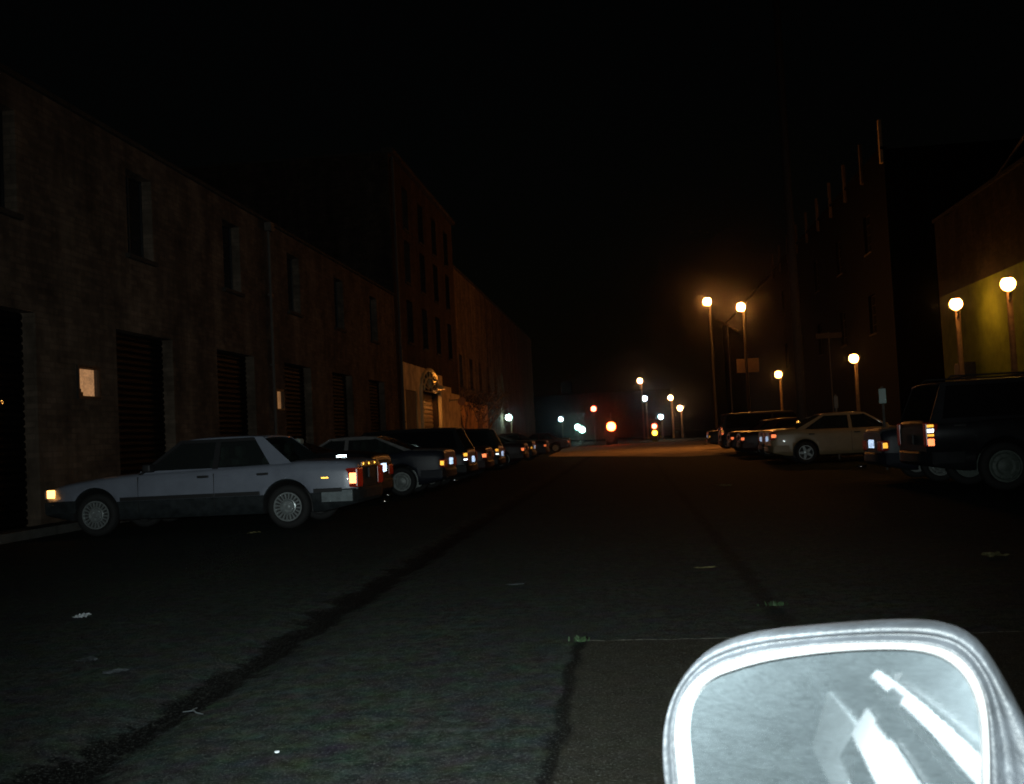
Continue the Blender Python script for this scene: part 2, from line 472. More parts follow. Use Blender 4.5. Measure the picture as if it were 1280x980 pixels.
# silver sedan
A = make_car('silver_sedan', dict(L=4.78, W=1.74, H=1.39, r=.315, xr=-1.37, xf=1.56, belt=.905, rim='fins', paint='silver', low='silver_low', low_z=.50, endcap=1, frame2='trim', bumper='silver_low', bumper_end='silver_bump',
    top=[(-2.39, .89), (-2.3, .94), (-1.55, .965), (-1.2, .95), (.85, .90), (1.5, .855), (2.1, .78), (2.3, .735), (2.39, .67)], xA=.90, xB=.27, xC=-.93, xD=-1.44, split=-.28, cw=.22, moulding=.53,
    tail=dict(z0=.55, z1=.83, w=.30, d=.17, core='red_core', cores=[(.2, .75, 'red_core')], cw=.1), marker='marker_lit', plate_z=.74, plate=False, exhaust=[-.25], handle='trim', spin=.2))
g = bmesh.new(); box(g, -2.40, -2.385, -.50, .50, .84, .905, .006)
go = link('boot_garnish', g, M['garnish'], A)
for y in (.42, .1, -.25):
    link('reflector_dot', B(-2.41, -2.395, y - .018, y + .018, .862, .892, .006), M['amber_core'], go)
link('fender_reflector', B(-1.99, -1.89, .845, .864, .70, .718, .004), M['amber_core'], A)
place(A, -6.34, 15.27, PI, 'silver four-door sedan, side on, with finned alloy wheel and glowing orange front marker', 'car', GL)

CP = make_car('dark_coupe', dict(L=4.5, W=1.7, H=1.32, paint='black', xr=-1.3, xf=1.35, handle='white_core', handles=(-1.76, -1.11), handle_z=.985, plate_z=.74, rim_mat='alloy_dull', belt=1.0,
    top=[(-2.25, .90), (-2.2, .98), (-1.6, 1.05), (-1.2, 1.04), (1.0, .93), (2.0, .78), (2.25, .66)], xC=-.55, xD=-1.3, cw=.12, tail=dict(z0=.60, z1=.78, w=.3, d=.1, cores=[]), exhaust=[.3]))
place(CP, -6.61, 17.75, PI, 'black coupe with bright white number plate tucked behind the silver sedan boot', 'car', GL)
# dark sedan two places along; navy with chrome handles
Bc = make_car('dark_sedan', dict(L=4.6, W=1.72, H=1.36, paint='navy', deck='navy_lit', top_paint='navy_lit', xr=-1.35, xf=1.35, plate_z=.70, rim='plain', rim_mat='alloy_dull',
    top=[(-2.3, .93), (-2.22, .97), (-1.5, 1.0), (-1.2, .95), (1.0, .92), (2.05, .76), (2.3, .64)], xC=-.72, xD=-1.62, cw=.12,
    tail=dict(z0=.58, z1=.76, w=.34, d=.16, core='amber_core', cores=[(.25, .8, 'amber_core')], cw=.085), exhaust=[.4]))
place(Bc, -6.36, 22.9, PI, 'dark navy sedan with pale sloping rear edge and orange tail light, beyond the silver sedan', 'car', GL)

Dk = make_car('dark_wagon', dict(L=4.5, W=1.7, H=1.50, paint='black', glass='glass_dark', xr=-1.3, xf=1.35, top=[(-2.25, .85), (-2.2, .92), (1.0, .94), (2.0, .80), (2.25, .68)], belt=.93, xA=1.05, xB=.35, xC=-1.9, xD=-2.2,
    cw=.12, tail=dict(z0=.62, z1=.84, w=.16, d=.1, core='amber_core', cores=[(.55, .95, 'amber_core'), (.1, .3, 'white_core')], cw=.1), parts=False, plate_z=.66, rim_mat='alloy_dull'))
place(Dk, -6.28, 26.0, PI, 'black estate car with amber over white tail light, next past the navy sedan', 'car', GL)

E0 = make_car('compact_sedan', dict(L=4.3, W=1.68, H=1.38, paint='maroon', glass='glass_dark', xr=-1.2, xf=1.3, top=[(-2.15, .88), (-2.05, .93), (-1.4, .95), (.95, .91), (1.95, .76), (2.15, .66)], xA=.95, xB=.25, xC=-.75, xD=-1.4,
    tail=dict(z0=.60, z1=.76, w=.30, d=.14, core='red_core', cores=[(.2, .85, 'red_core')], cw=.12), parts=False, plate=False, rim_mat='alloy_dull'))
place(E0, -6.2, 29.45, PI, 'dark compact car with bright red tail light between the two black estate cars', 'car', GL)
def again(src, x, s, rz, label, group):
    return place(copy_tree(src), x, s, rz, label, 'car', group)
again(Dk, -6.35, 32.6, PI, 'second black estate car of the left row, parked past the dark red compact', GL)
again(E0, -6.2, 39.9, PI, 'dark compact car with slanted red streak of tail light, half way down left row', GL)
again(Bc, -6.5, 44.8, PI, 'dark saloon with orange tail light, third from the far end of the left row', GL)
again(E0, -6.25, 50.9, PI, 'far compact car with a faint red tail light, second to last of left row', GL)
again(E0, -6.25, 69.9, PI, 'farthest compact car of the left row, a small red dot beside the lit road', GL)

# right-hand row (nose to +x)
SU = make_car('dark_suv', dict(L=5.0, W=1.9, H=1.70, r=.36, xr=-1.42, xf=1.5, sill=.32, belt=1.10, low_z=.62, paint='suv', glass='glass_dark', rim='cap', rim_mat='suv_rim',
    top=[(-2.5, 1.0), (-2.46, 1.08), (1.2, 1.10), (1.4, 1.06), (2.3, .98), (2.5, .86)], xA=1.25, xB=.55, xC=-2.2, xD=-2.46, cw=.12, pw=.07, split=-.15, wr=.20, bump_z=(.42, .62),
    tail=dict(z0=.70, z1=1.06, w=.14, d=.12, core='red_core', cores=[(.03, .33, 'red_core'), (.42, .52, 'amber_core'), (.58, .74, 'white_core'), (.80, .92, 'amber_core')], cw=.1), parts=False, plate_z=.8, plate=False, rack=True))
place(SU, 6.93, 16.95, 0, 'tall dark SUV at the right edge with stacked red and amber tail light', 'suv', GR)
G2 = again(Bc, 6.75, 19.75, 0, 'dark low car with bright white plate between the SUV and champagne sedan', GR)
TN = make_car('champagne_sedan', dict(L=4.65, W=1.74, H=1.42, r=.31, paint='tan', xr=-1.38, xf=1.35, rim='five', belt=.93, top=[(-2.32, .93), (-2.24, .98), (-1.5, 1.0), (-1.2, .97), (1.05, .95), (2.05, .80), (2.32, .68)], xA=1.05, xB=.3, xC=-.8, xD=-1.62, cw=.16,
    tail=dict(z0=.70, z1=.92, w=.3, d=.2, core='red_core', cores=[(.3, .75, 'red_core')], cw=.14), plate_z=.74, dark_mirror=False))
place(TN, 6.32, 30.9, 0, 'champagne sedan with five-spoke wheel under the lit lamp post', 'car', GR)
again(Bc, 6.5, 34.0, 0, 'dark sedan seen through and just beyond the champagne sedan', GR)
again(E0, 6.1, 38.6, 0, 'dark car with pale plate and red lamp, left of the champagne sedan', GR)
again(E0, 6.1, 42.4, 0, 'dark compact with wide red tail light between the pale-plated car and the van', GR)
VN = make_car('dark_van', dict(L=4.7, W=1.8, H=1.75, r=.33, xr=-1.4, xf=1.4, sill=.28, belt=1.06, paint='black', glass='glass_dark', top=[(-2.35, 1.0), (-2.3, 1.05), (1.4, 1.04), (2.1, .9), (2.35, .72)], xA=1.6, xB=.8, xC=-2.1, xD=-2.3, cw=.1, wr=.2,
    tail=dict(z0=.78, z1=1.14, w=.2, d=.14, core='red_core', cores=[(.1, .4, 'red_core'), (.45, .6, 'amber_core'), (.65, .95, 'red_core')], cw=.1), parts=False, plate=False, rim_mat='alloy_dull'))
place(VN, 6.3, 46.6, 0, 'dark van with tall upright red tail light in the right row', 'van', GR)
again(Bc, 6.4, 56.0, 0, 'dark saloon silhouette at the far end of the right row before the lit road', GR)

# ------------------------------------------------------------------ the photographer's own car with the big door mirror
OW = make_car('own_car', dict(L=5.6, W=1.76, H=1.40, paint='own', xr=-2.2, xf=1.75, belt=.86, top=[(-2.8, .84), (-2.0, .89), (1.0, .88), (2.4, .76), (2.8, .64)], parts=False, side_mirrors=(-1,), low='own', split=-.75, xA=1.15, xB=.4, xC=-1.5, xD=-2.1, plate=False))
HD = R(55)
place(OW, .70, -.61, HD, 'car at the lower right corner whose big pale door mirror glares in the flash', 'car')
M['hous'] = mat('mirror_housing', (.012, .0136, .016), .6, 0, .3, var=.35, scale=60, bump=.15, bscale=180)
M['bezel'] = mat('mirror_rim_paint', (.10, .10, .10), .35, var=.15, scale=90)
OUT = [(-0.0866, -0.0282), (-0.0878, -0.0119), (-0.0875, 0.0005), (-0.0854, 0.013), (-0.0803, 0.0265), (-0.0724, 0.0385), (-0.0625, 0.048), (-0.0497, 0.0546), (-0.0332, 0.0593), (-0.0133, 0.062), (0.0096, 0.0647), (0.0316, 0.0666), (0.0475, 0.0667), (0.0578, 0.0648), (0.0653, 0.0604), (0.0714, 0.0519), (0.0773, 0.0399), (0.0835, 0.0252), (0.0888, 0.0079), (0.0907, -0.0131), (0.0877, -0.0346), (0.0784, -0.0535), (0.051, -0.0683), (-0.0031, -0.0796), (-0.0498, -0.0838), (-0.0739, -0.0734), (-0.0833, -0.0524)]
BEZ = [(-0.0784, -0.0274), (-0.0791, -0.0111), (-0.0794, 0.0052), (-0.0769, 0.0198), (-0.072, 0.0295), (-0.064, 0.0377), (-0.0523, 0.0444), (-0.0358, 0.0496), (-0.0138, 0.0541), (0.0091, 0.057), (0.0311, 0.0583), (0.047, 0.0578), (0.0571, 0.0545), (0.0635, 0.0478), (0.0679, 0.0379), (0.0693, 0.0242), (0.0686, 0.0025), (0.0663, -0.023), (0.0592, -0.0454), (0.0413, -0.0596), (-0.0024, -0.0697), (-0.0452, -0.0733), (-0.0671, -0.0644), (-0.0757, -0.0474)]
GLA = [(-0.0728, -0.0268), (-0.0736, -0.0106), (-0.0743, 0.0056), (-0.0718, 0.0189), (-0.0671, 0.0274), (-0.0591, 0.0352), (-0.0464, 0.0407), (-0.03, 0.0459), (-0.0102, 0.05), (0.0089, 0.0528), (0.0273, 0.0543), (0.0415, 0.0542), (0.0518, 0.0513), (0.0599, 0.0444), (0.0643, 0.034), (0.0659, 0.0221), (0.0653, 0.0022), (0.0627, -0.0216), (0.0554, -0.0416), (0.0399, -0.0546), (-0.0021, -0.0643), (-0.0408, -0.0671), (-0.0614, -0.0597), (-0.0705, -0.0447)]
def smooth_closed(pts, per=6):
    out = []
    n = len(pts)
    for i in range(n):
        p0, p1, p2, p3 = [Vector(pts[(i + k) % n]) for k in (-1, 0, 1, 2)]
        for k in range(per):
            t = k / per
            out.append(.5 * ((2 * p1) + (p2 - p0) * t + (2 * p0 - 5 * p1 + 4 * p2 - p3) * t * t + (3 * p1 - p0 - 3 * p2 + p3) * t ** 3))
    return out
CEN = Vector((-.006, -.006))
def polar(pts, n=128):
    s = smooth_closed(pts)
    out = []
    for k in range(n):
        a = 2 * PI * k / n; d = Vector((math.cos(a), math.sin(a)))
        best = None
        for i in range(len(s)):
            p, q = s[i] - CEN, s[(i + 1) % len(s)] - CEN
            den = d.x * (q.y - p.y) - d.y * (q.x - p.x)
            if abs(den) < 1e-12: continue
            t = (p.x * (q.y - p.y) - p.y * (q.x - p.x)) / den
            u = (p.x * d.y - p.y * d.x) / den
            if t > 0 and -1e-6 <= u <= 1 + 1e-6: best = t if best is None else max(best, t)
        out.append(best)
    out = [sum(out[(k + j) % n] for j in (-1, 0, 1)) / 3 for k in range(n)]
    return out
pO, pB, pG = polar(OUT), polar(BEZ), polar(GLA)
NM = 128
mn = Vector((-.327, -.945, 0)).normalized(); mu = Vector((-mn.y, mn.x, 0)); mv = Vector((0, 0, 1)); mp = Vector((.09, .52, .986))
OWM = Matrix.Translation((.70, -.61, 0)) @ Matrix.Rotation(HD, 4, 'Z')
OWI = OWM.inverted()
def mpt(rad, k, w):
    a = 2 * PI * k / NM
    c = CEN + Vector((math.cos(a), math.sin(a))) * rad
    return OWI @ (mp + mu * c.x + mv * c.y + mn * w)
def loft(bm, loops, cap0=False, cap1=False):
    rs = [[bm.verts.new(mpt(f[k] if not callable(f) else f(k), k, w)) for k in range(NM)] for f, w in loops]
    for a, b in zip(rs, rs[1:]):
        for k in range(NM): bm.faces.new((a[k], a[(k + 1) % NM], b[(k + 1) % NM], b[k]))
    if cap0: bm.faces.new(rs[0])
    if cap1: bm.faces.new(rs[-1])
def mixr(a, b, t): return [lerp(x, y, t) for x, y in zip(a, b)]
sc_ = lambda a, f: [x * f for x in a]
bm = bmesh.new()
loft(bm, [(sc_(pO, .35), -.085), (sc_(pO, .62), -.076), (sc_(pO, .84), -.055), (sc_(pO, .955), -.03), (pO, -.010), (sc_(pO, .998), -.003), (sc_(pO, .985), .002), (mixr(pO, pB, .28), .0035), (mixr(pO, pB, .5), .001), (mixr(pO, pB, .62), -.003), (mixr(pO, pB, .74), -.002), (mixr(pO, pB, .84), .003), (mixr(pO, pB, .97), .004), (mixr(pO, pB, 1.0), -.006)], cap0=True)
HO = link('door_mirror', bm, M['hous'], OW, True)
bm = bmesh.new()
loft(bm, [(mixr(pO, pB, .985), -.006), (mixr(pB, pG, .02), .0025), (mixr(pB, pG, .2), .0045), (mixr(pB, pG, .7), .004), (mixr(pB, pG, .95), .0015), (pG, -.002), (mixr(pG, sc_(pG, .9), .3), -.006)])
RI = link('mirror_rim', bm, M['bezel'], HO, True)
# mirror glass: silvered, filmed with dust and dried drops
m, N, Lk, P = newmat('dusty_mirror_glass')
tc = N.new('ShaderNodeTexCoord')
def noise(sx, sy, sz, detail=4, rough=.6, dist=0):
    mp_ = N.new('ShaderNodeMapping'); mp_.inputs['Scale'].default_value = (sx, sy, sz); Lk.new(tc.outputs['Object'], mp_.inputs[0])
    n_ = N.new('ShaderNodeTexNoise'); n_.inputs['Scale'].default_value = 1; n_.inputs['Detail'].default_value = detail; n_.inputs['Roughness'].default_value = rough; n_.inputs['Distortion'].default_value = dist
    Lk.new(mp_.outputs[0], n_.inputs['Vector']); return n_
def ramp(src, p0, p1, v0, v1):
    r_ = N.new('ShaderNodeMapRange'); r_.inputs[1].default_value = p0; r_.inputs[2].default_value = p1; r_.inputs[3].default_value = v0; r_.inputs[4].default_value = v1
    Lk.new(src, r_.inputs[0]); return r_.outputs[0]
gl = N.new('ShaderNodeBsdfGlossy'); gl.inputs['Roughness'].default_value = .01; gl.inputs['Color'].default_value = (.78, .81, .84, 1)
df = N.new('ShaderNodeBsdfDiffuse'); df.inputs['Color'].default_value = (.37, .44, .48, 1)
n1 = noise(30, 30, 45, 5, .7, 1.5); n2 = noise(90, 90, 420, 4, .7, 2.5); n3 = noise(700, 700, 700, 2)
ad = N.new('ShaderNodeMath'); ad.operation = 'MULTIPLY'; Lk.new(ramp(n1.outputs['Fac'], .3, .75, .86, 1.14), ad.inputs[0]); Lk.new(ramp(n2.outputs['Fac'], .35, .7, .8, 1.25), ad.inputs[1])
vo = N.new('ShaderNodeTexVoronoi'); vo.inputs['Scale'].default_value = 60; Lk.new(tc.outputs['Object'], vo.inputs['Vector'])
spots = ramp(vo.outputs['Distance'], .05, .10, 1.6, 0)
ad2 = N.new('ShaderNodeMath'); ad2.operation = 'MULTIPLY'; ad2.inputs[1].default_value = .036; Lk.new(ad.outputs[0], ad2.inputs[0])
ad3 = N.new('ShaderNodeMath'); ad3.operation = 'MULTIPLY_ADD'; ad3.inputs[1].default_value = .008; Lk.new(spots, ad3.inputs[0]); Lk.new(ad2.outputs[0], ad3.inputs[2])
mx = N.new('ShaderNodeMixShader'); Lk.new(ad3.outputs[0], mx.inputs[0]); Lk.new(gl.outputs[0], mx.inputs[1]); Lk.new(df.outputs[0], mx.inputs[2])
bp = N.new('ShaderNodeBump'); bp.inputs['Strength'].default_value = .004; bp.inputs['Distance'].default_value = .0006; Lk.new(n2.outputs['Fac'], bp.inputs['Height']); Lk.new(bp.outputs[0], gl.inputs['Normal'])
Lk.new(mx.outputs[0], N['Material Output'].inputs['Surface'])
bm = bmesh.new()
rs = []
for f in (1.0, .85, .7, .55, .4, .25, .1):
    rs.append([bm.verts.new(mpt(pG[k] * f * .998, k, -.0035 + .0012 * (1 - f * f))) for k in range(NM)])
for a, b in zip(rs, rs[1:]):
    for k in range(NM): bm.faces.new((a[k], a[(k + 1) % NM], b[(k + 1) % NM], b[k]))
bm.faces.new(rs[-1])
link('mirror_glass', bm, m, HO, True)
# stalk from housing to door
bm = bmesh.new()
p0 = OWI @ (mp + mu * .085 + mv * (-.045) - mn * .03)
tube(bm, [p0 + Vector((-.01, .06, .004)), p0, Vector((p0.x + .02, p0.y - .08, p0.z - .02)), Vector((p0.x + .04, .86, .87))], [.018, .026, .028, .04], 14)
link('mirror_stalk', bm, M['hous'], HO, True)
M['lighttrim'] = mat('pale_trim', (.75, .76, .78), .5)
M['greytrim'] = mat('grey_cladding', (.62, .66, .68), .5, var=.15, scale=20)
# bright trim strips along the door that the mirror sees
bm = bmesh.new()
hw_ = .88
for (z0, z1, xa, xb, flare) in ((.30, .553, -1.85, -1.08, .05), (.565, .645, -1.05, .9, .035), (.728, .736, -.95, .9, .012), (.762, .782, -.95, .9, .015)):
    bm = bmesh.new()
    plate(bm, [(xa, hw_ + flare, z0), (xb, hw_ + flare, z0), (xb, hw_ + .004, z1), (xa, hw_ + .004, z1)], .01)
    link('door_trim', bm, M['lighttrim' if z0 > .5 else 'greytrim'], OW)

# ------------------------------------------------------------------ road and ground
def road_material():
    m, N, Lk, P = newmat('asphalt')
    tc = N.new('ShaderNodeTexCoord'); sep = N.new('ShaderNodeSeparateXYZ'); Lk.new(tc.outputs['Object'], sep.inputs[0])
    X, Y = sep.outputs[0], sep.outputs[1]
    def nz(scale, detail=4, rough=.6, dist=0):
        n = N.new('ShaderNodeTexNoise'); n.inputs['Scale'].default_value = scale; n.inputs['Detail'].default_value = detail; n.inputs['Roughness'].default_value = rough; n.inputs['Distortion'].default_value = dist
        Lk.new(tc.outputs['Object'], n.inputs['Vector']); return n
    def mth(op, a, b=None, c=None):
        x = N.new('ShaderNodeMath'); x.operation = op
        for i, v in enumerate((a, b, c)):
            if v is None: continue
            if isinstance(v, (int, float)): x.inputs[i].default_value = v
            else: Lk.new(v, x.inputs[i])
        return x.outputs[0]
    def rng(v, a, b, c, d):
        r = N.new('ShaderNodeMapRange'); r.interpolation_type = 'SMOOTHSTEP'
        for i, q in enumerate((a, b, c, d)): r.inputs[i + 1].default_value = q
        Lk.new(v, r.inputs[0]); return r.outputs[0]
    def mixc(f, a, b):
        x = N.new('ShaderNodeMix'); x.data_type = 'RGBA'
        if isinstance(f, (int, float)): x.inputs[0].default_value = f
        else: Lk.new(f, x.inputs[0])
        for i, v in ((6, a), (7, b)):
            if isinstance(v, tuple): x.inputs[i].default_value = (*v, 1)
            else: Lk.new(v, x.inputs[i])
        return x.outputs[2]
    fine, mid, big, wob = nz(75, 4, .75), nz(14, 6, .7), nz(1.1, 5, .6), nz(2.3, 5, .65)
    blot = nz(6.5, 3, .5)
    base = mixc(rng(mid.outputs['Fac'], .3, .7, 0, 1), (.014, .018, .0155), (.058, .073, .062))
    base = mixc(rng(big.outputs['Fac'], .35, .65, 0, .55), base, (.028, .033, .031))
    # weathered speckles of tint
    hue = N.new('ShaderNodeMix'); hue.data_type = 'RGBA'; hue.blend_type = 'MULTIPLY'; hue.inputs[0].default_value = .45
    cr = N.new('ShaderNodeMix'); cr.data_type = 'RGBA'; cr.inputs[0].default_value = .5
    Lk.new(base, hue.inputs[6])
    mm = N.new('ShaderNodeVectorMath'); mm.operation = 'MULTIPLY_ADD'; mm.inputs[1].default_value = (2.6, 2.6, 2.6); mm.inputs[2].default_value = (-.4, -.4, -.4)
    Lk.new(blot.outputs['Color'], mm.inputs[0]); Lk.new(mm.outputs[0], hue.inputs[7])
    base = hue.outputs[2]
    # newer slab to the right of the seam, near the camera
    jx = mth('MULTIPLY_ADD', wob.outputs['Fac'], .16, -.42)       # seam line about x=-.34
    rightof = mth('GREATER_THAN', X, jx)
    jy = mth('MULTIPLY_ADD', wob.outputs['Fac'], .13, mth('MULTIPLY_ADD', mid.outputs['Fac'], .035, 5.70))
    near = mth('LESS_THAN', Y, jy)
    slab = mth('MULTIPLY', rightof, near)
    base = mixc(mth('MULTIPLY', slab, .8), base, mixc(rng(mid.outputs['Fac'], .35, .65, 0, 1), (.030, .028, .020), (.042, .038, .028)))
    # tar seam
    seam = rng(mth('ABSOLUTE', mth('SUBTRACT', X, jx)), .012, .05, 1, 0)
    seam = mth('MULTIPLY', seam, mth('LESS_THAN', Y, 5.9))
    seam2 = rng(mth('ABSOLUTE', mth('SUBTRACT', X, mth('MULTIPLY_ADD', wob.outputs['Fac'], .2, .74))), .02, .10, .8, 0)
    seam2 = mth('MULTIPLY', seam2, mth('GREATER_THAN', Y, 5.9))
    # wet dirt along the valley gutter
    gx = mth('SUBTRACT', X, mth('MULTIPLY_ADD', wob.outputs['Fac'], .5, -2.42))
    gut = rng(mth('ADD', mth('ABSOLUTE', gx), mth('MULTIPLY_ADD', mid.outputs['Fac'], .30, -.15)), .09, .19, 1, 0)
    gut = mth('MULTIPLY', gut, rng(wob.outputs['Color'], .2, .5, .8, 1))
    dark = mth('MAXIMUM', mth('MAXIMUM', mth('MULTIPLY', seam, .85), mth('MULTIPLY', seam2, .7)), gut)
    base = mixc(dark, base, (.0025, .003, .003))
    # pale joint across the street
    joint = rng(mth('ABSOLUTE', mth('SUBTRACT', Y, jy)), .006, .016, 1, 0)
    joint = mth('MULTIPLY', mth('MULTIPLY', joint, rightof), rng(mid.outputs['Fac'], .40, .55, .05, 1))
    base = mixc(joint, base, (.20, .20, .17))
    # grit
    base = mixc(rng(fine.outputs['Fac'], .52, .72, 0, .75), base, (.15, .16, .145))
    base = mixc(rng(fine.outputs['Fac'], .48, .30, 0, .7), base, (.008, .009, .008))
    Lk.new(base, P.inputs['Base Color'])
    P.inputs['Roughness'].default_value = .85; P.inputs['Specular IOR Level'].default_value = .06
    bsum = mth('MULTIPLY_ADD', mid.outputs['Fac'], .5, fine.outputs['Fac'])
    b = N.new('ShaderNodeBump'); b.inputs['Strength'].default_value = .9; b.inputs['Distance'].default_value = .02
    Lk.new(bsum, b.inputs['Height']); Lk.new(b.outputs['Normal'], P.inputs['Normal'])
    return m
def road():
    bm = bmesh.new()
    xs = [-300, -60, -12] + [-9 + .5 * k for k in range(12)] + [-3.2 + .08 * k for k in range(26)] + [-1 + .5 * k for k in range(22)] + [12, 60, 300]
    ys = [-60, -20, -5] + [0 + .6 * k for k in range(45)] + [27 + 5 * k for k in range(20)] + [140, 200, 300, 500, 900, 2000]
    g = [[bm.verts.new((x, y, (-.045 * math.exp(-((x + 2.17) / .2) ** 2) + .008 * math.sin(x * 1.7 + y * .4) * (1 if abs(x) < 9 and y < 40 else 0) - .008) if -9 < x < 11 else -.008)) for y in ys] for x in xs]
    for i in range(len(xs) - 1):
        for j in range(len(ys) - 1):
            f = bm.faces.new((g[i][j], g[i + 1][j], g[i + 1][j + 1], g[i][j + 1])); f.smooth = True
    tag(link('road', bm, road_material()), 'dark patched asphalt street running to the far lamps', 'road', kind='structure')
road()
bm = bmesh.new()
plate(bm, [(-4.6, 57.2, 0), (-1, 50.5, 0), (2.2, 43.5, 0), (4.4, 44, 0), (5.6, 58, 0), (8.9, 66, 0), (8.9, 96, 0), (-6, 96, 0)], .004)  # pale sheet in the outline of the lamps' light pool
cx = link('crossing', bm, mat('crossing_light_pool', (.58, .46, .32),  .8, spec=.06, var=.35, scale=.9, bump=.3, bscale=30, detail=8), loc=(0, 0, 0))
tag(cx, 'paler crossing patch with orange lamp pool put into its colour far down the street', 'crossing', kind='structure')
M['pave'] = mat('pavement_concrete', (.09, .088, .08),  .85, spec=.06, var=.35, scale=3, bump=.3, bscale=40)
tag(link('pavement_left', B(-9.5, -9.02, -12, 110, -.1, .13, .015), M['pave']), 'narrow concrete pavement at the foot of the left wall', 'pavement', kind='structure')
tag(link('pavement_right', B(9.05, 10.5, 6, 110, -.1, .13, .015), M['pave']), 'concrete pavement along the right buildings', 'pavement', kind='structure')

# ------------------------------------------------------------------ buildings
M['brown'] = mat('brown_stucco', (.115, .088, .066),  .9, spec=.06, var=.5, scale=1.3, bump=.4, bscale=25, detail=8)
M['brick'] = mat('dark_brick', (.045, .033, .025),  .9, spec=.06, var=.4, scale=2, bump=.4, bscale=20, detail=8)
M['brick2'] = mat('grey_brick', (.06, .055, .05),  .9, spec=.06, var=.4, scale=2, bump=.4, bscale=20, detail=8)
M['coping'] = mat('coping_stone', (.05, .043, .036),  .85, spec=.06, var=.3, scale=4)
M['shutter'] = mat('shutter_steel', (.005, .0047, .0044),  .6, .2, spec=.06, var=.3, scale=5)
M['pane'] = mat('window_pane_dark', (.008, .009, .010), .12)
M['wframe'] = mat('window_frame_iron', (.014, .014, .014), .6)
M['pipe'] = mat('rusty_downpipe', (.07, .055, .045), .7, var=.3, scale=8)

brickify(M['brown'], (.6, .6, .6)); brickify(M['brick'], (.8, .8, .8)); brickify(M['brick2'], (.8, .8, .8))

def facade(bm, X, s0, s1, z0, z1, ops, depth):
    """front wall in plane x=X with real openings; depth < 0 recesses towards -x"""
    ss = sorted({s0, s1} | {q for o in ops for q in o[:2]}); zs = sorted({z0, z1} | {q for o in ops for q in o[2:4]})
    def inside(s, z): return any(o[0] < s < o[1] and o[2] < z < o[3] for o in ops)
    V = {}
    def v(x, s, z):
        k = (round(x, 4), round(s, 4), round(z, 4))
        if k not in V: V[k] = bm.verts.new((x, s, z))
        return V[k]
    for a, b in zip(ss, ss[1:]):
        for c, d in zip(zs, zs[1:]):
            if not inside((a + b) / 2, (c + d) / 2): bm.faces.new((v(X, a, c), v(X, b, c), v(X, b, d), v(X, a, d)))
    for a, b, c, d in [o[:4] for o in ops]:
        Xi = X + depth
        bm.faces.new((v(X, a, c), v(Xi, a, c), v(Xi, a, d), v(X, a, d)))
        bm.faces.new((v(X, b, c), v(Xi, b, c), v(Xi, b, d), v(X, b, d)))
        bm.faces.new((v(X, a, d), v(Xi, a, d), v(Xi, b, d), v(X, b, d)))
        bm.faces.new((v(X, a, c), v(Xi, a, c), v(Xi, b, c), v(X, b, c)))
    return v

def shell(bm, v, X, s0, s1, z0, z1, Xb):
    for s in (s0, s1): bm.faces.new((v(X, s, z0), v(X, s, z1), v(Xb, s, z1), v(Xb, s, z0)))
    bm.faces.new((v(Xb, s0, z0), v(Xb, s1, z0), v(Xb, s1, z1), v(Xb, s0, z1)))
    bm.faces.new((v(X, s0, z1), v(X, s1, z1), v(Xb, s1, z1), v(Xb, s0, z1)))

def window_part(root, X, a, b, c, d, depth, nv=2, nh=4):
    sg = 1 if depth < 0 else -1
    Xi = X + depth + sg * .02
    f = bmesh.new(); t = .035
    lo, hi = sorted((Xi, Xi + sg * .05))
    box(f, lo, hi, a, a + t, c, d); box(f, lo, hi, b - t, b, c, d); box(f, lo, hi, a + t, b - t, c, c + t); box(f, lo, hi, a + t, b - t, d - t, d)
    lo2, hi2 = sorted((Xi + sg * .004, Xi + sg * .04))
    for k in range(1, nv): y = lerp(a, b, k / nv); box(f, lo2, hi2, y - .012, y + .012, c + t, d - t)
    lo3, hi3 = sorted((Xi + sg * .008, Xi + sg * .034))
    for k in range(1, nh): z = lerp(c, d, k / nh); box(f, lo3, hi3, a + t, b - t, z - .012, z + .012)
    w = link('window', f, M['wframe'], root)
    link('pane', B(*sorted((Xi + sg * .012, Xi + sg * .02)), a + .01, b - .01, c + .01, d - .01), M['pane'], w)
    sl = B(*sorted((X - sg * .002 + depth * .9, X + sg * .07)), a - .08, b + .08, c - .09, c - .003, .01)
    link('sill', sl, M['coping'], w)
    return w

def roller(root, X, a, b, c, d, depth, m, nm='loading_door', pitch=.12):
    sg = 1 if depth < 0 else -1
    Xi = X + depth + sg * .02
    bm = bmesh.new(); n = int((d - c) / pitch); pts = []
    for k in range(n):
        z = c + (d - c) * k / n; h = (d - c) / n
        pts += [(Xi, z + .001), (Xi + sg * .035, z + h * .25), (Xi + sg * .035, z + h * .75)]
    pts.append((Xi, d))
    A_ = [bm.verts.new((x, a, z)) for x, z in pts]; B_ = [bm.verts.new((x, b, z)) for x, z in pts]
    for i in range(len(pts) - 1): bm.faces.new((A_[i], B_[i], B_[i + 1], A_[i + 1]))
    o = link(nm, bm, m, root)
    return o

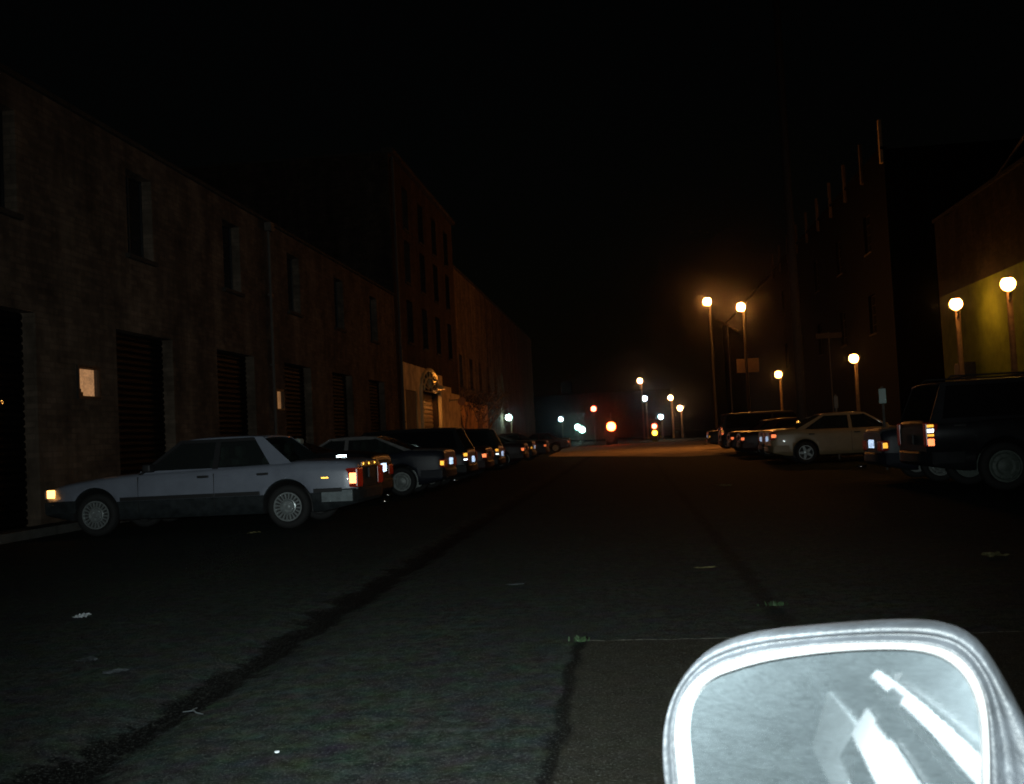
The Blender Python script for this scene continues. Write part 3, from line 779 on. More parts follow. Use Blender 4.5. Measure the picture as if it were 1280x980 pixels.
def lit_window_mat(name, c, s, sc_=30):
    m, N, Lk, P = newmat(name)
    tc = N.new('ShaderNodeTexCoord')
    v = N.new('ShaderNodeTexVoronoi'); v.inputs['Scale'].default_value = sc_; Lk.new(tc.outputs['Object'], v.inputs['Vector'])
    n = N.new('ShaderNodeTexNoise'); n.inputs['Scale'].default_value = 4; Lk.new(tc.outputs['Object'], n.inputs['Vector'])
    a = N.new('ShaderNodeMath'); a.operation = 'MULTIPLY_ADD'; a.inputs[1].default_value = .8; Lk.new(v.outputs['Distance'], a.inputs[0]); Lk.new(n.outputs['Fac'], a.inputs[2])
    r = N.new('ShaderNodeMapRange'); r.inputs[1].default_value = .4; r.inputs[2].default_value = 1.1; r.inputs[3].default_value = s * .55; r.inputs[4].default_value = s * 1.5; Lk.new(a.outputs[0], r.inputs[0])
    P.inputs['Base Color'].default_value = (.3, .3, .3, 1)
    P.inputs['Emission Color'].default_value = (*c, 1); Lk.new(r.outputs[0], P.inputs['Emission Strength'])
    return m
M['litwin'] = lit_window_mat('frosted_lit_window', (1, .48, .19), .27)
M['litwin_dim'] = lit_window_mat('frosted_dim_window', (1, .46, .16), .15)

# low brown warehouse, left
X = -9.5
LB = empty('brown_warehouse', (X, 18, 0)); inv = Matrix.Translation((-X, -18, 0))
def at_local(o): o.data.transform(inv)
before = set(bpy.data.objects)
wc = [5.3, 10.0, 14.7, 19.42, 24.2, 28.9, 33.6, 38.3]
ops = [(c - .54, c + .54, 5.1, 6.78) for c in wc]
dr = [(c - 1.2, c + 1.2, .0, 3.57) for c in (10.0, 14.45, 19.5, 24.25, 28.98, 33.65, 38.35)]
small = [(16.9, 17.55, 2.26, 2.74), (27.0, 27.54, 2.26, 2.74)]
bm = bmesh.new(); v = facade(bm, X, -12, 41.9, -.02, 7.3, ops + dr + small, -.28); shell(bm, v, X, -12, 41.9, -.02, 7.3, -24)
link('wall', bm, M['brown'], LB)
link('coping', B(X - .35, X + .07, -12, 41.85, 7.303, 7.39, .015), M['coping'], LB)
for o in ops: window_part(LB, X, *o, -.28)
for i, o in enumerate(dr):
    d = roller(LB, X, *o, -.28, M['shutter'])
    h = bmesh.new()
    if i == 1:
        for s_ in (14.75, 15.0): tube(h, [(X - .24, s_, 2.1), (X - .19, s_, 2.1)], .03, 10); 
        tube(h, [(X - .19, 14.70, 2.1), (X - .19, 15.05, 2.1)], .012, 8)
        link('door_handle', h, M['chrome'], d)
for o, mm in zip(small, ('litwin', 'litwin_dim')):
    a, b, c, d = o
    f = bmesh.new(); t = .03
    for q in ((a - .05, a - .002, c - .05, d + .05), (b + .002, b + .05, c - .05, d + .05), (a - .002, b + .002, c - .05, c - .002), (a - .002, b + .002, d + .002, d + .05)): box(f, X + .002, X + .035, *q)
    w = link('window', f, M['wframe'], LB)
    link('pane', B(X - .08, X - .06, a, b, c, d), M[mm], w)
    if mm == 'litwin':
        k = B(X - .055, X - .03, a + .03, a + .22, c + .0, c + .07, .01)
        box(k, X - .055, X - .035, a + .06, a + .17, c + .07, c + .13, .015)
        link('sill_clutter', k, M['wframe'], w)
p = bmesh.new(); tube(p, [(X + .07, 26.7, .13), (X + .07, 26.7, 7.05)], .05, 10); box(p, X + .003, X + .2, 26.56, 26.84, 7.05, 7.29, .02)
for z in (1.5, 3.4, 5.3): box(p, X + .002, X + .13, 26.63, 26.77, z, z + .05)
link('downpipe', p, M['pipe'], LB)
for o in set(bpy.data.objects) - before:
    if o.type == 'MESH': at_local(o)
tag(LB, 'long low brown two-storey warehouse with tall dark windows behind the silver sedan', 'warehouse')

# tall building beyond it
TB = empty('tall_brick_building', (X, 42, 0)); inv = Matrix.Translation((-X, -42, 0)); before = set(bpy.data.objects)
wc = [45.0, 48.4, 51.8, 55.2]
ops = [(c - .6, c + .6, z, z + 1.9) for c in wc for z in (5.6, 8.3, 10.7)]
door = (46.64, 50.63, 0.0, 3.5)
bm = bmesh.new(); v = facade(bm, X, 42.0, 57.4, -.02, 13.4, ops + [door], -.3); shell(bm, v, X, 42.0, 57.4, -.02, 13.4, -27)
link('wall', bm, M['brick'], TB)
link('cornice', B(X - .3, X + .22, 41.96, 57.5, 13.402, 13.62, .03), M['coping'], TB)
link('side_coping', B(-27, X - .31, 41.95, 42.25, 13.402, 13.5, .02), M['coping'], TB)
for o in ops: window_part(TB, X, *o, -.3)
M['slat'] = mat('brown_shutter_slats', (.20, .15, .10), .6, .1, var=.3, scale=4)
roller(TB, X, *door, -.3, M['slat'], 'roller_shutter', .2)
# ground-floor boarding round an arch, sodium light put into its pale ochre
M['board'] = mat('lamplit_boarding', (.78, .50, .24), .75, var=.5, scale=1.1, bump=.3, bscale=12, detail=7)
M['board_pale'] = mat('pale_boarding', (.66, .52, .26), .75, var=.35, scale=1.6, bump=.3, bscale=12, detail=7)
bm = bmesh.new()
def barch(s):  # top of the arch opening
    t = (s - 48.6) / 2.35
    return 3.5 + (1.02 * math.sqrt(max(0, 1 - t * t)) if abs(t) < 1 else 0)
y = 42.75
while y < 57.2:
    y1 = y + .17
    xo = X + .04 + .02 * random.random()
    c0 = .14 if not (46.5 < y < 50.75) else barch(y) + .02
    top = 4.62 - .02 * random.random() - (.12 if y > 50 else 0) - (.5 if y > 52 else 0) - (.3 if y > 54.5 else 0)
    if 43.0 < y < 45.4: c0 = max(c0, 3.45)
    if top > c0 + .05: box(bm, X + .002, xo, y, y1 - .012, c0, top)
    y += .18
BD = link('boarding', bm, M['board'], TB)
bm = bmesh.new()
y = 42.78
while y < 45.3:
    box(bm, X + .003, X + .03, y, y + .5, .14, 3.42); y += .515
link('recessed_panel', bm, mat('dark_panel', (.10, .08, .055), .8, var=.4, scale=2), TB)
bm = bmesh.new()
pts = [(X + .09, 48.6 - 2.35 * math.cos(PI * k / 24), 3.45 + 1.15 * math.sin(PI * k / 24)) for k in range(25)]
tube(bm, [(X + .09, 46.25, .2)] + pts + [(X + .09, 50.95, .2)], .09, 8)
pts = [(X + .08, 48.6 - 1.5 * math.cos(PI * k / 16), 3.53 + .7 * math.sin(PI * k / 16)) for k in range(17)]
tube(bm, pts, .05, 6)
for k in range(1, 8):
    a = PI * k / 8
    tube(bm, [(X + .08, 48.6 - .4 * math.cos(a), 3.55 + .2 * math.sin(a)), (X + .08, 48.6 - 2.3 * math.cos(a), 3.5 + 1.08 * math.sin(a))], .035, 5)
link('arch_moulding', bm, M['board_pale'], TB)
link('lintel', B(X + .005, X + .14, 46.5, 50.8, 3.51, 3.56), M['wframe'], TB)
p = bmesh.new(); tube(p, [(X + .1, 42.35, .13), (X + .1, 42.35, 13.3)], .06, 10)
for z in (2, 5, 8, 11): box(p, X + .002, X + .17, 42.27, 42.43, z, z + .06)
link('downpipe', p, M['pipe'], TB)
for o in set(bpy.data.objects) - before:
    if o.type == 'MESH': at_local(o)
tag(TB, 'tall brick building with lit ochre arch and roller shutter beyond the warehouse', 'building')

def wall_block(name, x0, x1, s0, s1, z1, m, label, wins=(), face='x0', cat='building', cop=True):
    X_ = x0 if face == 'x0' else x1
    root = empty(name, (X_, (s0 + s1) / 2, 0))
    iv = Matrix.Translation((-X_, -(s0 + s1) / 2, 0)); bf = set(bpy.data.objects)
    dep = .25 if face == 'x0' else -.25
    Xb = x1 if face == 'x0' else x0
    bm = bmesh.new(); v = facade(bm, X_, s0, s1, -.02, z1, list(wins), dep); shell(bm, v, X_, s0, s1, -.02, z1, Xb)
    link('wall', bm, m, root)
    sg = -1 if face == 'x0' else 1
    if cop: link('coping', B(*sorted((X_ - sg * .3, X_ + sg * .08)), s0, s1, z1 + .003, z1 + .12, .015), M['coping'], root)
    for o in wins: window_part(root, X_, *o, dep)
    for o in set(bpy.data.objects) - bf:
        if o.type == 'MESH': o.data.transform(iv)
    tag(root, label, cat)
    return root

wall_block('brick_building', -26, -9.9, 57.6, 108, 11.4, M['brown'], 'long brown building behind the bare trees, left side', [(c - .6, c + .6, 4.4, 6.3) for c in (61, 65, 69, 73, 77, 81)], face='x1')
M['board_dim'] = mat('lamplit_lower_wall', (.60, .34, .16), .85, spec=.05, var=.5, scale=1.2, bump=.3, bscale=14, detail=8)  # sodium light on the lower wall put into a paler ochre
lw = empty('lit_lower_wall', (-9.7, 68, 0))
lb = bmesh.new(); box(lb, -.195, 0, -10.3, 2.4, -.02, 3.45, .01); link('wall', lb, M['board_dim'], lw)
lb = bmesh.new(); box(lb, -.195, .06, -10.3, 2.4, 3.453, 3.55, .01); link('coping', lb, M['coping'], lw)
tag(lw, 'ochre low wall behind the bare trees, orange lamp light put into its paler colour', 'wall')
M['green'] = mat('green_wall_paint', (.20, .245, .035),  .8, spec=.06, var=.3, scale=1.5, bump=.3, bscale=18, detail=7)
GW = wall_block('brick_wall', 10.5, 11.2, 4, 35.6, 7.6, M['brick'], 'tall brick wall with olive-green painted lower half behind the two nearest lamps', cat='wall')
o = link('painted_band', B(10.492, 10.499, 4.02, 35.55, .135, 5.1), M['green'], GW); o.data.transform(Matrix.Translation((-10.5, -19.8, 0)))
M['soot'] = mat('sooty_brick', (.003, .003, .003),  .9, spec=.06, var=.4, scale=2, bump=.4, bscale=20, detail=8)
RB = wall_block('dark_warehouse', 14.0, 34, 55.3, 150, 15.3, M['soot'], 'dark tall warehouse with lit parapet piers above the right row of cars', [(c - .8, c + .8, z, z + 2.2) for c in (60, 68, 76, 84, 92) for z in (6, 10.6)], cop=False)
# parapet piers
bf = set(bpy.data.objects)
bm = bmesh.new()
box(bm, 13.85, 14.2, 55.3, 150, 15.303, 15.45, .02)
link('parapet_band', bm, M['soot'], RB)
M['pier_lit'] = mat('lit_corner_pier', (.42, .33, .2), .85, var=.3, scale=3)  # light on the corner pier put into its paler colour
M['pier'] = mat('parapet_pier', (.06, .048, .03), .85, var=.3, scale=3)
for k in range(10):
    s_ = 55.35 + k * 4.6
    link('parapet_pier', B(13.84, 13.998, s_, s_ + .3, 14.6, 16.9, .02), M['pier_lit'] if k == 0 else M['pier'], RB)
iv = Matrix.Translation((-14.0, -(55.3 + 150) / 2, 0))
for o in set(bpy.data.objects) - bf:
    if o.type == 'MESH': o.data.transform(iv)
# far end of the street
FB = wall_block('far_building', -34, 8, 200, 220, 9.0, M['brick'], 'faint reddish building closing the far end of the street', cat='building')
bm = B(-12.9, -10.9, 201, 203, 9.13, 11.6, .03)
o = link('rooftop_tank', bm, M['brick'], FB); o.data.transform(Matrix.Translation((34, -210, 0)))

# ------------------------------------------------------------------ lamps
E_NA = dict(c=(1, .50, .16))
def lamp_mat(nm, c, s): return emit(nm, c, s)
M['post'] = mat('lamp_post_wood', (.20, .13, .075), .8, var=.35, scale=6, bump=.2, bscale=30)
M['post_metal'] = mat('lamp_post_metal', (.14, .13, .12), .6, .3, var=.3, scale=6)
M['post_dark'] = mat('dark_street_post', (.013, .010, .008), .8, var=.3, scale=6)
M['na'] = lamp_mat('sodium_globe', (1, .42, .09), 46)
M['na_far'] = lamp_mat('sodium_globe_far', (1, .50, .20), 60)
M['na_high'] = lamp_mat('sodium_street_globe', (1, .35, .07), 340)
M['hg'] = lamp_mat('mercury_globe', (.55, .9, 1), 30)
M['hg_green'] = lamp_mat('greenish_globe', (.6, 1, .85), 30)
def globe_lamp(x, s, h, label, r=.21, g='na', post='post', pw=.085, arm=.16, group='lit lamps along the street', z0=.13, out=.42):
    root = empty('street_lamp', (x, s, z0))
    zt = h - z0
    bm = bmesh.new()
    tube(bm, [(arm, out, 0), (arm, out, .25), (arm, out, .3), (arm, out, zt + .1)], [pw * 1.5, pw * 1.4, pw, pw * .8], 12)
    link('post', bm, M[post], root)
    bm = bmesh.new(); tube(bm, [(arm, out, zt - r - .22), (arm * .8, out * .6, zt - r - .16), (arm * .45, out * .2, zt - r * 1.1), (arm * .1, 0, zt - r * .8)], [.04, .035, .045, .08], 10)
    link('bracket', bm, M['post_metal'], root)
    bm = bmesh.new(); bmesh.ops.create_uvsphere(bm, u_segments=20, v_segments=12, radius=r)
    o = link('globe', bm, M[g], root, True, (0, 0, zt))
    bm = bmesh.new(); lathe(bm, [(.03, r * 1.0), (r * .55, r * .86), (r * .62, r * .80), (r * .5, r * .84), (.03, r * .95)], 16)
    link('cap', bm, M['post_metal'], root, True, (0, 0, zt))
    tag(root, label, 'street lamp', group)
    return root
globe_lamp(9.5, 26.6, 4.34, 'largest orange globe lamp, on a post at the right edge before the green paint', .175)
globe_lamp(9.5, 30.7, 4.35, 'second orange globe lamp, above the dark box on the green wall', .175)
globe_lamp(9.5, 44.5, 3.76, 'orange globe lamp directly above the champagne sedan', .19)
globe_lamp(9.5, 66.4, 4.3, 'small orange globe lamp between the champagne sedan and the high pair of lamps', .22)
globe_lamp(6.5, 58.1, 7.77, 'high orange lamp, right of the high pair, beside tilted lit awning', .22, 'na_high', post='post_dark')
globe_lamp(5.0, 62.2, 8.7, 'highest orange lamp, left one of the high pair over the lit crossing', .22, 'na_high', post='post_dark')
globe_lamp(6.0, 123, 3.65, 'far lamp on a thin lit post, right of the distant cluster', .30, 'na_far', pw=.12)
globe_lamp(5.0, 124.3, 4.98, 'far lamp just above the thin lit post at the road end', .28, 'na_far', pw=.1)
globe_lamp(1.45, 120, 7.0, 'highest lamp of the distant cluster over the lit road', .28, 'na_far', pw=.1)
globe_lamp(1.9, 121, 4.95, 'cyan-white lamp under the highest lamp of the distant cluster', .28, 'hg', pw=.1)
globe_lamp(3.9, 130, 2.82, 'low blue-white lamp right of the red and amber signal', .28, 'hg', pw=.08)
globe_lamp(-9.3, 140, 3.33, 'lone blue-white lamp left of the distant signals', .28, 'hg', pw=.08)
globe_lamp(-9.4, 80, 2.75, 'greenish-white lamp over the left row of parked cars', .24, 'hg_green', pw=.06)

# traffic signals at the crossing
M['sig_red'] = lamp_mat('red_signal', (1, .10, .02), 45)
M['sig_red2'] = lamp_mat('small_red_signal', (1, .10, .05), 20)
M['sig_amber'] = lamp_mat('amber_signal', (1, .5, .03), 14)
M['sig_green'] = lamp_mat('green_signal', (.5, 1, .8), 30)
M['lens_off'] = mat('signal_lens_off', (.02, .02, .02), .3)
def signal(x, s, z, lit, label, r=.15):
    root = empty('traffic_light', (x, s, 0))
    bm = bmesh.new(); tube(bm, [(0, .14, 0), (0, .14, z + 3.2 * r)], .06, 10); link('pole', bm, M['post_metal'], root)
    n = 3; H_ = 2.7 * r
    idx = [i for i, q in enumerate(lit) if q][0]
    top = z + idx * H_
    link('housing', B(-r * 1.35, r * 1.35, 0, .2, top - 2 * H_ - r * 1.4, top + r * 1.4, .03), M['trim'], root)
    for i in range(3):
        mm = M[lit[i]] if lit[i] else M['lens_off']
        bm = bmesh.new(); lathe(bm, [(r, 0), (r * .97, -.02), (r * .6, -.05), (.02, -.06)], 20, 'y')
        ln = link('lens', bm, mm, root, True, (0, 0, top - i * H_))
        vb = bmesh.new()
        for k in range(9):
            pass
        arc = [(r * 1.12 * math.cos(PI * k / 10), r * 1.12 * math.sin(PI * k / 10)) for k in range(11)]
        for dy in (0,):
            A_ = [vb.verts.new((a, 0, b)) for a, b in arc]; B_ = [vb.verts.new((a, -.22, b * 1.0)) for a, b in arc]
            for k in range(10): vb.faces.new((A_[k], A_[k + 1], B_[k + 1], B_[k]))
        bmesh.ops.solidify(vb, geom=vb.faces[:], thickness=.01)
        link('visor', vb, M['trim'], ln)
    tag(root, label, 'traffic light', 'traffic lights at the far crossing')
signal(-1.8, 100, 1.75, ('sig_red', None, None), 'big glowing red signal low over the middle of the road', .42)
signal(-4.12, 121, 4.05, ('sig_red2', None, None), 'small high red signal above the lit road', .3)
signal(2.57, 110, 1.6, ('sig_red2', 'sig_amber', None), 'red and amber signal at the right of the lit road', .26)
signal(-7.05, 140, 2.15, (None, None, 'sig_green'), 'upper of the two touching green-white signals', .36)
signal(-6.5, 140.6, 1.75, (None, None, 'sig_green'), 'lower of the two touching green-white signals', .4)

# lantern and floodlight of the arch building
M['flood'] = lamp_mat('flood_lens', (1, .42, .10), 260)
fl = empty('wall_lamp', (-9.5, 49.6, 3.66))
bm = bmesh.new(); tube(bm, [(.05, 0, .0), (.2, 0, .14), (.36, 0, .16)], .025, 8); box(bm, .005, .06, -.1, .1, -.1, .1, .01); link('arm', bm, M['post_metal'], fl)
bm = bmesh.new(); lathe(bm, [(.05, .12), (.16, .05), (.24, -.10), (.225, -.10), (.15, .03), (.04, .09)], 20, 'z', close=True)
link('shade', bm, M['board'], fl, True, (.40, 0, .12))
bm = bmesh.new(); bmesh.ops.create_uvsphere(bm, u_segments=12, v_segments=8, radius=.09); link('bulb', bm, M['flood'], fl, True, (.40, 0, .15))
tag(fl, 'bracketed shade lamp above the roller shutter of the arch building', 'lamp')
ln = empty('round_sign', (-9.5, 53.8, 3.2))
bm = bmesh.new(); lathe(bm, [(.21, -.03), (.22, 0), (.21, .03)], 28, 'y'); link('disc', bm, mat('orange_disc', (.6, .26, .08), .6, var=.2, scale=6), ln, False, (.72, 0, 0))
bm = bmesh.new(); tube(bm, [(.05, .06, .1), (.72, .06, .1)], .025, 6); box(bm, .005, .05, -.02, .14, .0, .2); link('arm', bm, M['post_metal'], ln)
tag(ln, 'round orange hanging sign past the lit arch', 'sign')

# ------------------------------------------------------------------ utility pole, cable, signs, brackets
M['polewood'] = mat('creosoted_pole', (.03, .022, .018), .85, var=.4, scale=6, bump=.3, bscale=20)
up = empty('utility_pole', (5.85, 36, 0))
bm = bmesh.new(); tube(bm, [(0, 0, 0), (0, 0, 19)], [.17, .12], 14); link('shaft', bm, M['polewood'], up)
bm = bmesh.new(); box(bm, -1.1, 1.1, -.18, -.06 - .065, 18.0, 18.14, .01); link('crossarm', bm, M['polewood'], up)
for x in (-.95, -.5, .5, .95):
    bm = bmesh.new(); lathe(bm, [(.025, 0), (.05, .03), (.03, .06), (.045, .09), (.02, .13)], 12); link('insulator', bm, M['coping'], up, True, (x, -.15, 18.14))
tag(up, 'tall dark wooden utility pole rising beyond the champagne sedan', 'utility pole')
def cable(a, b, sag, label, r=.02):
    a, b = Vector(a), Vector(b)
    bm = bmesh.new(); pts = []
    for k in range(17):
        t = k / 16; p = a.lerp(b, t) - a; p.z -= sag * 4 * t * (1 - t); pts.append(p)
    tube(bm, pts, r, 6)
    o = link('overhead_cable', bm, M['wframe'] if r < .03 else M['pipe']); o.location = a
    tag(o, label, 'cable')
cable((10.55, 31.5, 7.4), (10.55, 25.5, 8.9), .1, 'diagonal pipe-like cable slanting up above the green wall', .05)
def board(x, s, z, w, h, m, label, pole=True, rz=0, tx=0, cat='sign', nm='sign_board', gr=None):
    root = empty(nm, (x, s, 0), rz)
    o = link('panel', B(-w / 2, w / 2, -.02, .0, -h / 2, h / 2, .008), m, root); o.location = (0, 0, z); o.rotation_euler = (0, tx, 0)
    if pole:
        bm = bmesh.new(); tube(bm, [(0, .035, 0), (0, .035, z + h / 2 + .05)], .03, 8); link('pole', bm, M['post_metal'], root)
    tag(root, label, cat, gr)
    return root
M['signback'] = retro('sign_sheet', (.25, .42, .36), .4, (.06, .085, .075), .06)
M['signdim'] = mat('sign_grey', (.12, .13, .13), .6, var=.2, scale=8)
M['signbrown'] = mat('sign_brown', (.07, .042, .022), .7, var=.3, scale=5)
board(5.70, 24, 1.67, .16, .34, M['signback'], 'small pale green sign on a post above the bright white plate', rz=-.3)
board(6.23, 32, 1.73, .12, .36, M['signdim'], 'thin grey sign plate beyond the champagne sedan roof')
board(6.9, 60, 4.6, 1.25, .8, M['signbrown'], 'dim brown square sign between the high lamps and the lone small lamp')
board(9.6, 50, 5.23, 1.2, .25, M['signbrown'], 'narrow dim orange sign strip above the champagne sedan lamp')
board(5.4, 55, 6.5, 1.3, .07, M['signbrown'], 'tilted strip awning arm between the two high lamps', tx=.62, cat='awning', nm='awning_strip')
eb = empty('meter_box', (10.5, 33.0, 0))
link('case', B(-.34, -.005, -.55, .45, 1.9, 2.75, .02), M['wframe'], eb)
link('conduit', tube(bmesh.new(), [(-.06, 0, .13), (-.06, 0, 1.9)], .03, 8), M['post_metal'], eb)
tag(eb, 'dark square meter box on the green wall below the second lamp', 'box')

# ------------------------------------------------------------------ bare trees by the left wall
M['bark'] = mat('bare_bark', (.30, .17, .09), .9, var=.4, scale=12, bump=.4, bscale=30)
M['leaf'] = mat('dry_foliage', (.07, .045, .02), .8, var=.5, scale=3)
def bare_tree(x, s, h, label, seed, leafy):
    rnd = random.Random(seed)
    root = empty('bare_tree', (x, s, 0))
    bm = bmesh.new(); tips = []
    tm = bm
    def grow(b_, p, d, ln_, r, lvl):
        q = p + d * ln_
        mid = p.lerp(q, .5) + Vector((rnd.uniform(-1, 1), rnd.uniform(-1, 1), 0)) * ln_ * .06
        tube(b_, [p, mid, q], [r, r * .85, r * .68], 7 if lvl < 2 else 4)
        tips.append(q)
        if lvl >= 5: return
        for k in range(2 if lvl else 3):
            a = rnd.uniform(0, 2 * PI); sp = rnd.uniform(.35, .75)
            nd = (d + Vector((math.cos(a) * sp, math.sin(a) * sp, rnd.uniform(-.05, .25)))).normalized()
            grow(br, q, nd, ln_ * rnd.uniform(.6, .8), r * .62, lvl + 1)
    br = bmesh.new()
    grow(tm, Vector((0, 0, 0)), Vector((.05, .05, 1)).normalized(), h * .33, .11, 0)
    link('trunk', tm, M['bark'], root, True); link('branches', br, M['bark'], root, True)
    lf = bmesh.new()
    for t in tips:
        for k in range(leafy):
            p = t + Vector((rnd.gauss(0, .22), rnd.gauss(0, .22), rnd.gauss(0, .18)))
            a = Vector((rnd.uniform(-1, 1), rnd.uniform(-1, 1), rnd.uniform(-1, 1))).normalized() * .07; b = a.orthogonal().normalized() * .035
            lf.faces.new([lf.verts.new(p + c) for c in (-a, b, a, -b)])
    if leafy: link('crown', lf, M['leaf'], root)
    tag(root, label, 'tree', 'bare trees along the left wall')
bare_tree(-9.25, 57.0, 4.6, 'forked bare tree catching orange light right of the round hanging sign', 3, 3)
bare_tree(-9.3, 61.5, 4.2, 'thin twiggy tree behind the forked bare tree', 9, 6)
bare_tree(-9.35, 66.0, 4.0, 'last small tree of the left wall, toward the greenish-white lamp', 14, 8)

# ------------------------------------------------------------------ litter and weeds
M['paper'] = mat('pale_paper', (.7, .75, .78), .8)
M['paper_dull'] = mat('dull_paper', (.06, .07, .075), .8, var=.3, scale=20)
M['dryleaf'] = mat('dry_leaf', (.20, .18, .08), .8, var=.3, scale=30)
def scrap(name, x, s, w, h, m, label, rz, seed, cat, z=.0):
    rnd = random.Random(seed); bm = bmesh.new(); n = 6
    g_ = []
    for i in range(n + 1):
        row = []
        for j in range(n + 1):
            u, v_ = i / n - .5, j / n - .5
            e = 1 - .35 * rnd.random() if (i in (0, n) or j in (0, n)) else 1
            row.append(bm.verts.new((u * w * e, v_ * h * e, .006 + rnd.random() * .18 * min(w, h))))
        g_.append(row)
    for i in range(n):
        for j in range(n): bm.faces.new((g_[i][j], g_[i + 1][j], g_[i + 1][j + 1], g_[i][j + 1]))
    bmesh.ops.solidify(bm, geom=bm.faces[:], thickness=.002)
    o = link(name, bm, m); o.location = (x, s, z); o.rotation_euler = (0, 0, rz)
    tag(o, label, cat)
scrap('paper_scrap', -4.03, 7.12, .11, .16, M['paper'], 'bright white paper scrap on the asphalt, lower left', .3, 1, 'litter')
scrap('paper_scrap', -3.12, 5.56, .10, .16, M['paper_dull'], 'dull grey paper scrap, middle one of three at lower left', 1, 2, 'litter')
scrap('paper_scrap', -2.79, 5.25, .14, .08, M['paper_dull'], 'dull flattened scrap nearest the dark gutter, lower left', .2, 3, 'litter')
scrap('fallen_leaf', -5.25, 13.8, .2, .16, M['dryleaf'], 'yellowish leaf on the ground by the silver sedan rear wheel', .4, 4, 'leaf')
scrap('fallen_leaf', 2.85, 8.69, .19, .16, M['dryleaf'], 'pale yellow leaf on the street at right above the mirror', .1, 5, 'leaf')
scrap('paper_scrap', 1.75, 20.3, .26, .3, M['dryleaf'], 'small pale scrap in mid street before the champagne sedan', .6, 6, 'litter')
scrap('paper_scrap', -.95, 8.0, .16, .05, M['paper_dull'], 'faint flat scrap in the middle of the street', .1, 8, 'litter')
scrap('fallen_leaf', .55, 8.6, .2, .06, M['dryleaf'], 'faint brown leaf on the street beyond the seam weed', .1, 9, 'leaf')
bm = bmesh.new(); lathe(bm, [(.009, 0), (.010, .003), (.009, .005), (.002, .006)], 12)
o = link('bottle_cap', bm, M['paper']); o.location = (-1.40, 3.83, 0); tag(o, 'tiny bright bottle cap on the asphalt near the bottom edge', 'bottle cap')
bm = bmesh.new(); tube(bm, [(-.03, .09, .01), (-.02, .02, .02), (.01, -.01, .014), (.05, -.03, .012)], [.003, .004, .003, .002], 6); tube(bm, [(-.02, .02, .016), (-.05, -.02, .02)], [.003, .002], 5)
o = link('twig', bm, M['paper_dull']); o.location = (-2.02, 4.5, -.03); tag(o, 'forked pale twig lying in the dark gutter', 'twig')
M['weed'] = mat('weed_green', (.018, .042, .013), .7, var=.4, scale=20)
def weed(x, s, n, label, seed, sp=.05):
    rnd = random.Random(seed); bm = bmesh.new()
    for k in range(n):
        p = Vector((rnd.gauss(0, sp), rnd.gauss(0, sp * .6), 0)); a = rnd.uniform(0, 2 * PI); h = rnd.uniform(.015, .04)
        d = Vector((math.cos(a), math.sin(a), 0)); t = Vector((-d.y, d.x, 0)) * .005
        q = p + d * h * .4 + Vector((0, 0, h * .7)); r_ = p + d * h * 1.0 + Vector((0, 0, h * .8))
        v0 = [bm.verts.new(c) for c in (p - t, p + t, q + t * .7, q - t * .7)]; bm.faces.new(v0)
        v1 = bm.verts.new(r_); bm.faces.new((v0[3], v0[2], v1))
    o = link('weed_tuft', bm, M['weed']); o.location = (x, s, -.002); tag(o, label, 'weed')
weed(-.34, 5.78, 60, 'green weed tuft growing where the road seams meet', 1, .022)
weed(.86, 6.75, 40, 'faint weed tuft in the right seam above the mirror', 2, .03)

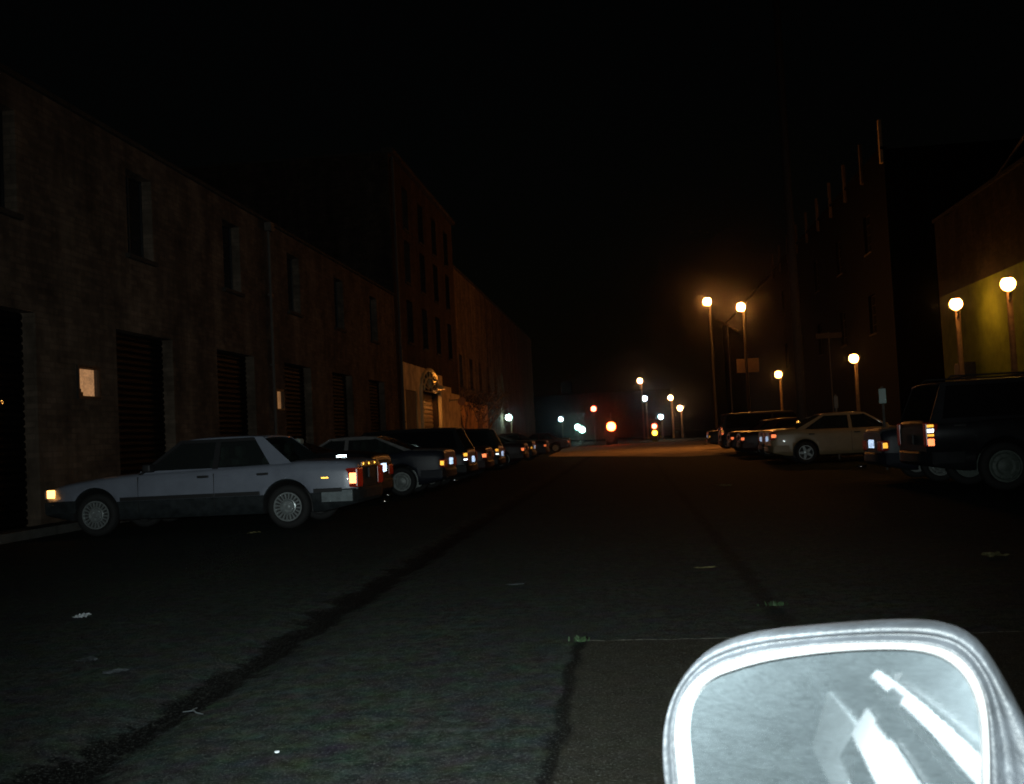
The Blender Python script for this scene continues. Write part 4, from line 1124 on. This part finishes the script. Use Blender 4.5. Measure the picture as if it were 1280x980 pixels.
# ------------------------------------------------------------------ light: flash, night sky, faint moon
CAMR = Matrix.Rotation(R(6.44), 4, 'Z') @ Matrix.Rotation(R(92.54), 4, 'X') @ Matrix.Rotation(R(-2.87), 4, 'Z')
for nm, kind, en in (('camera_flash', 'SPOT', 1650), ('camera_flash_spill', 'POINT', 330)):
    fd = bpy.data.lights.new(nm, kind); fd.energy = en; fd.color = (.88, 1, .985); fd.shadow_soft_size = .012
    fo = bpy.data.objects.new(nm, fd); col.objects.link(fo)
    fo.matrix_world = Matrix.Translation((-.05, -.02, 1.24)) @ CAMR @ Matrix.Rotation(R(-3), 4, 'X') @ Matrix.Rotation(R(2), 4, 'Y')
    if kind == 'SPOT': fd.spot_size = R(64); fd.spot_blend = 1
sd = bpy.data.lights.new('moon', 'SUN'); sd.energy = .004; sd.angle = R(.5); sd.color = (.8, .9, 1)
so = bpy.data.objects.new('moon', sd); so.rotation_euler = (R(40), 0, R(200)); col.objects.link(so)
w = bpy.data.worlds.new('World'); sc.world = w; w.use_nodes = True
N = w.node_tree.nodes; bg = N['Background']
sky = N.new('ShaderNodeTexSky'); sky.sky_type = 'NISHITA'; sky.sun_disc = False; sky.sun_elevation = R(1.5); sky.sun_rotation = R(160)
w.node_tree.links.new(sky.outputs[0], bg.inputs[0]); bg.inputs[1].default_value = .0005

hb = B(-280, 280, -50, 700, -1.2, 60)
hm = bpy.data.materials.new('lamp_halo_haze'); hm.use_nodes = True; HN = hm.node_tree.nodes; HN.remove(HN['Principled BSDF'])
pv = HN.new('ShaderNodeVolumePrincipled'); pv.inputs['Color'].default_value = (.95, .96, 1, 1); pv.inputs['Density'].default_value = .0003; pv.inputs['Anisotropy'].default_value = .986  # volume added for lamp halos, scattering strongly forward
hm.node_tree.links.new(pv.outputs[0], HN['Material Output'].inputs['Volume'])
tag(link('haze', hb, hm), 'thin haze volume added over the street to give the lamps their halos', 'haze', kind='stuff')
# ------------------------------------------------------------------ camera
cd = bpy.data.cameras.new('camera'); cam = bpy.data.objects.new('camera', cd); col.objects.link(cam)
cd.sensor_width = 36; cd.lens = 36 * 1284 / 1280; cd.clip_start = .02; cd.clip_end = 5000
cam.matrix_world = Matrix.Translation((0, 0, 1.15)) @ Matrix.Rotation(R(6.44), 4, 'Z') @ Matrix.Rotation(R(92.54), 4, 'X') @ Matrix.Rotation(R(-2.87), 4, 'Z')
cd.dof.use_dof = True; cd.dof.focus_distance = 16; cd.dof.aperture_fstop = 26
sc.camera = cam
vs = sc.view_settings
vs.view_transform = 'Standard'; vs.look = 'None'; vs.exposure = 0; vs.gamma = 1; vs.use_curve_mapping = False
sc.cycles.filter_width = 1.75
sc.cycles.use_denoising = True
sc.cycles.denoising_prefilter = 'FAST'
sc.cycles.max_bounces = 6; sc.cycles.sample_clamp_indirect = 4; sc.cycles.caustics_reflective = False
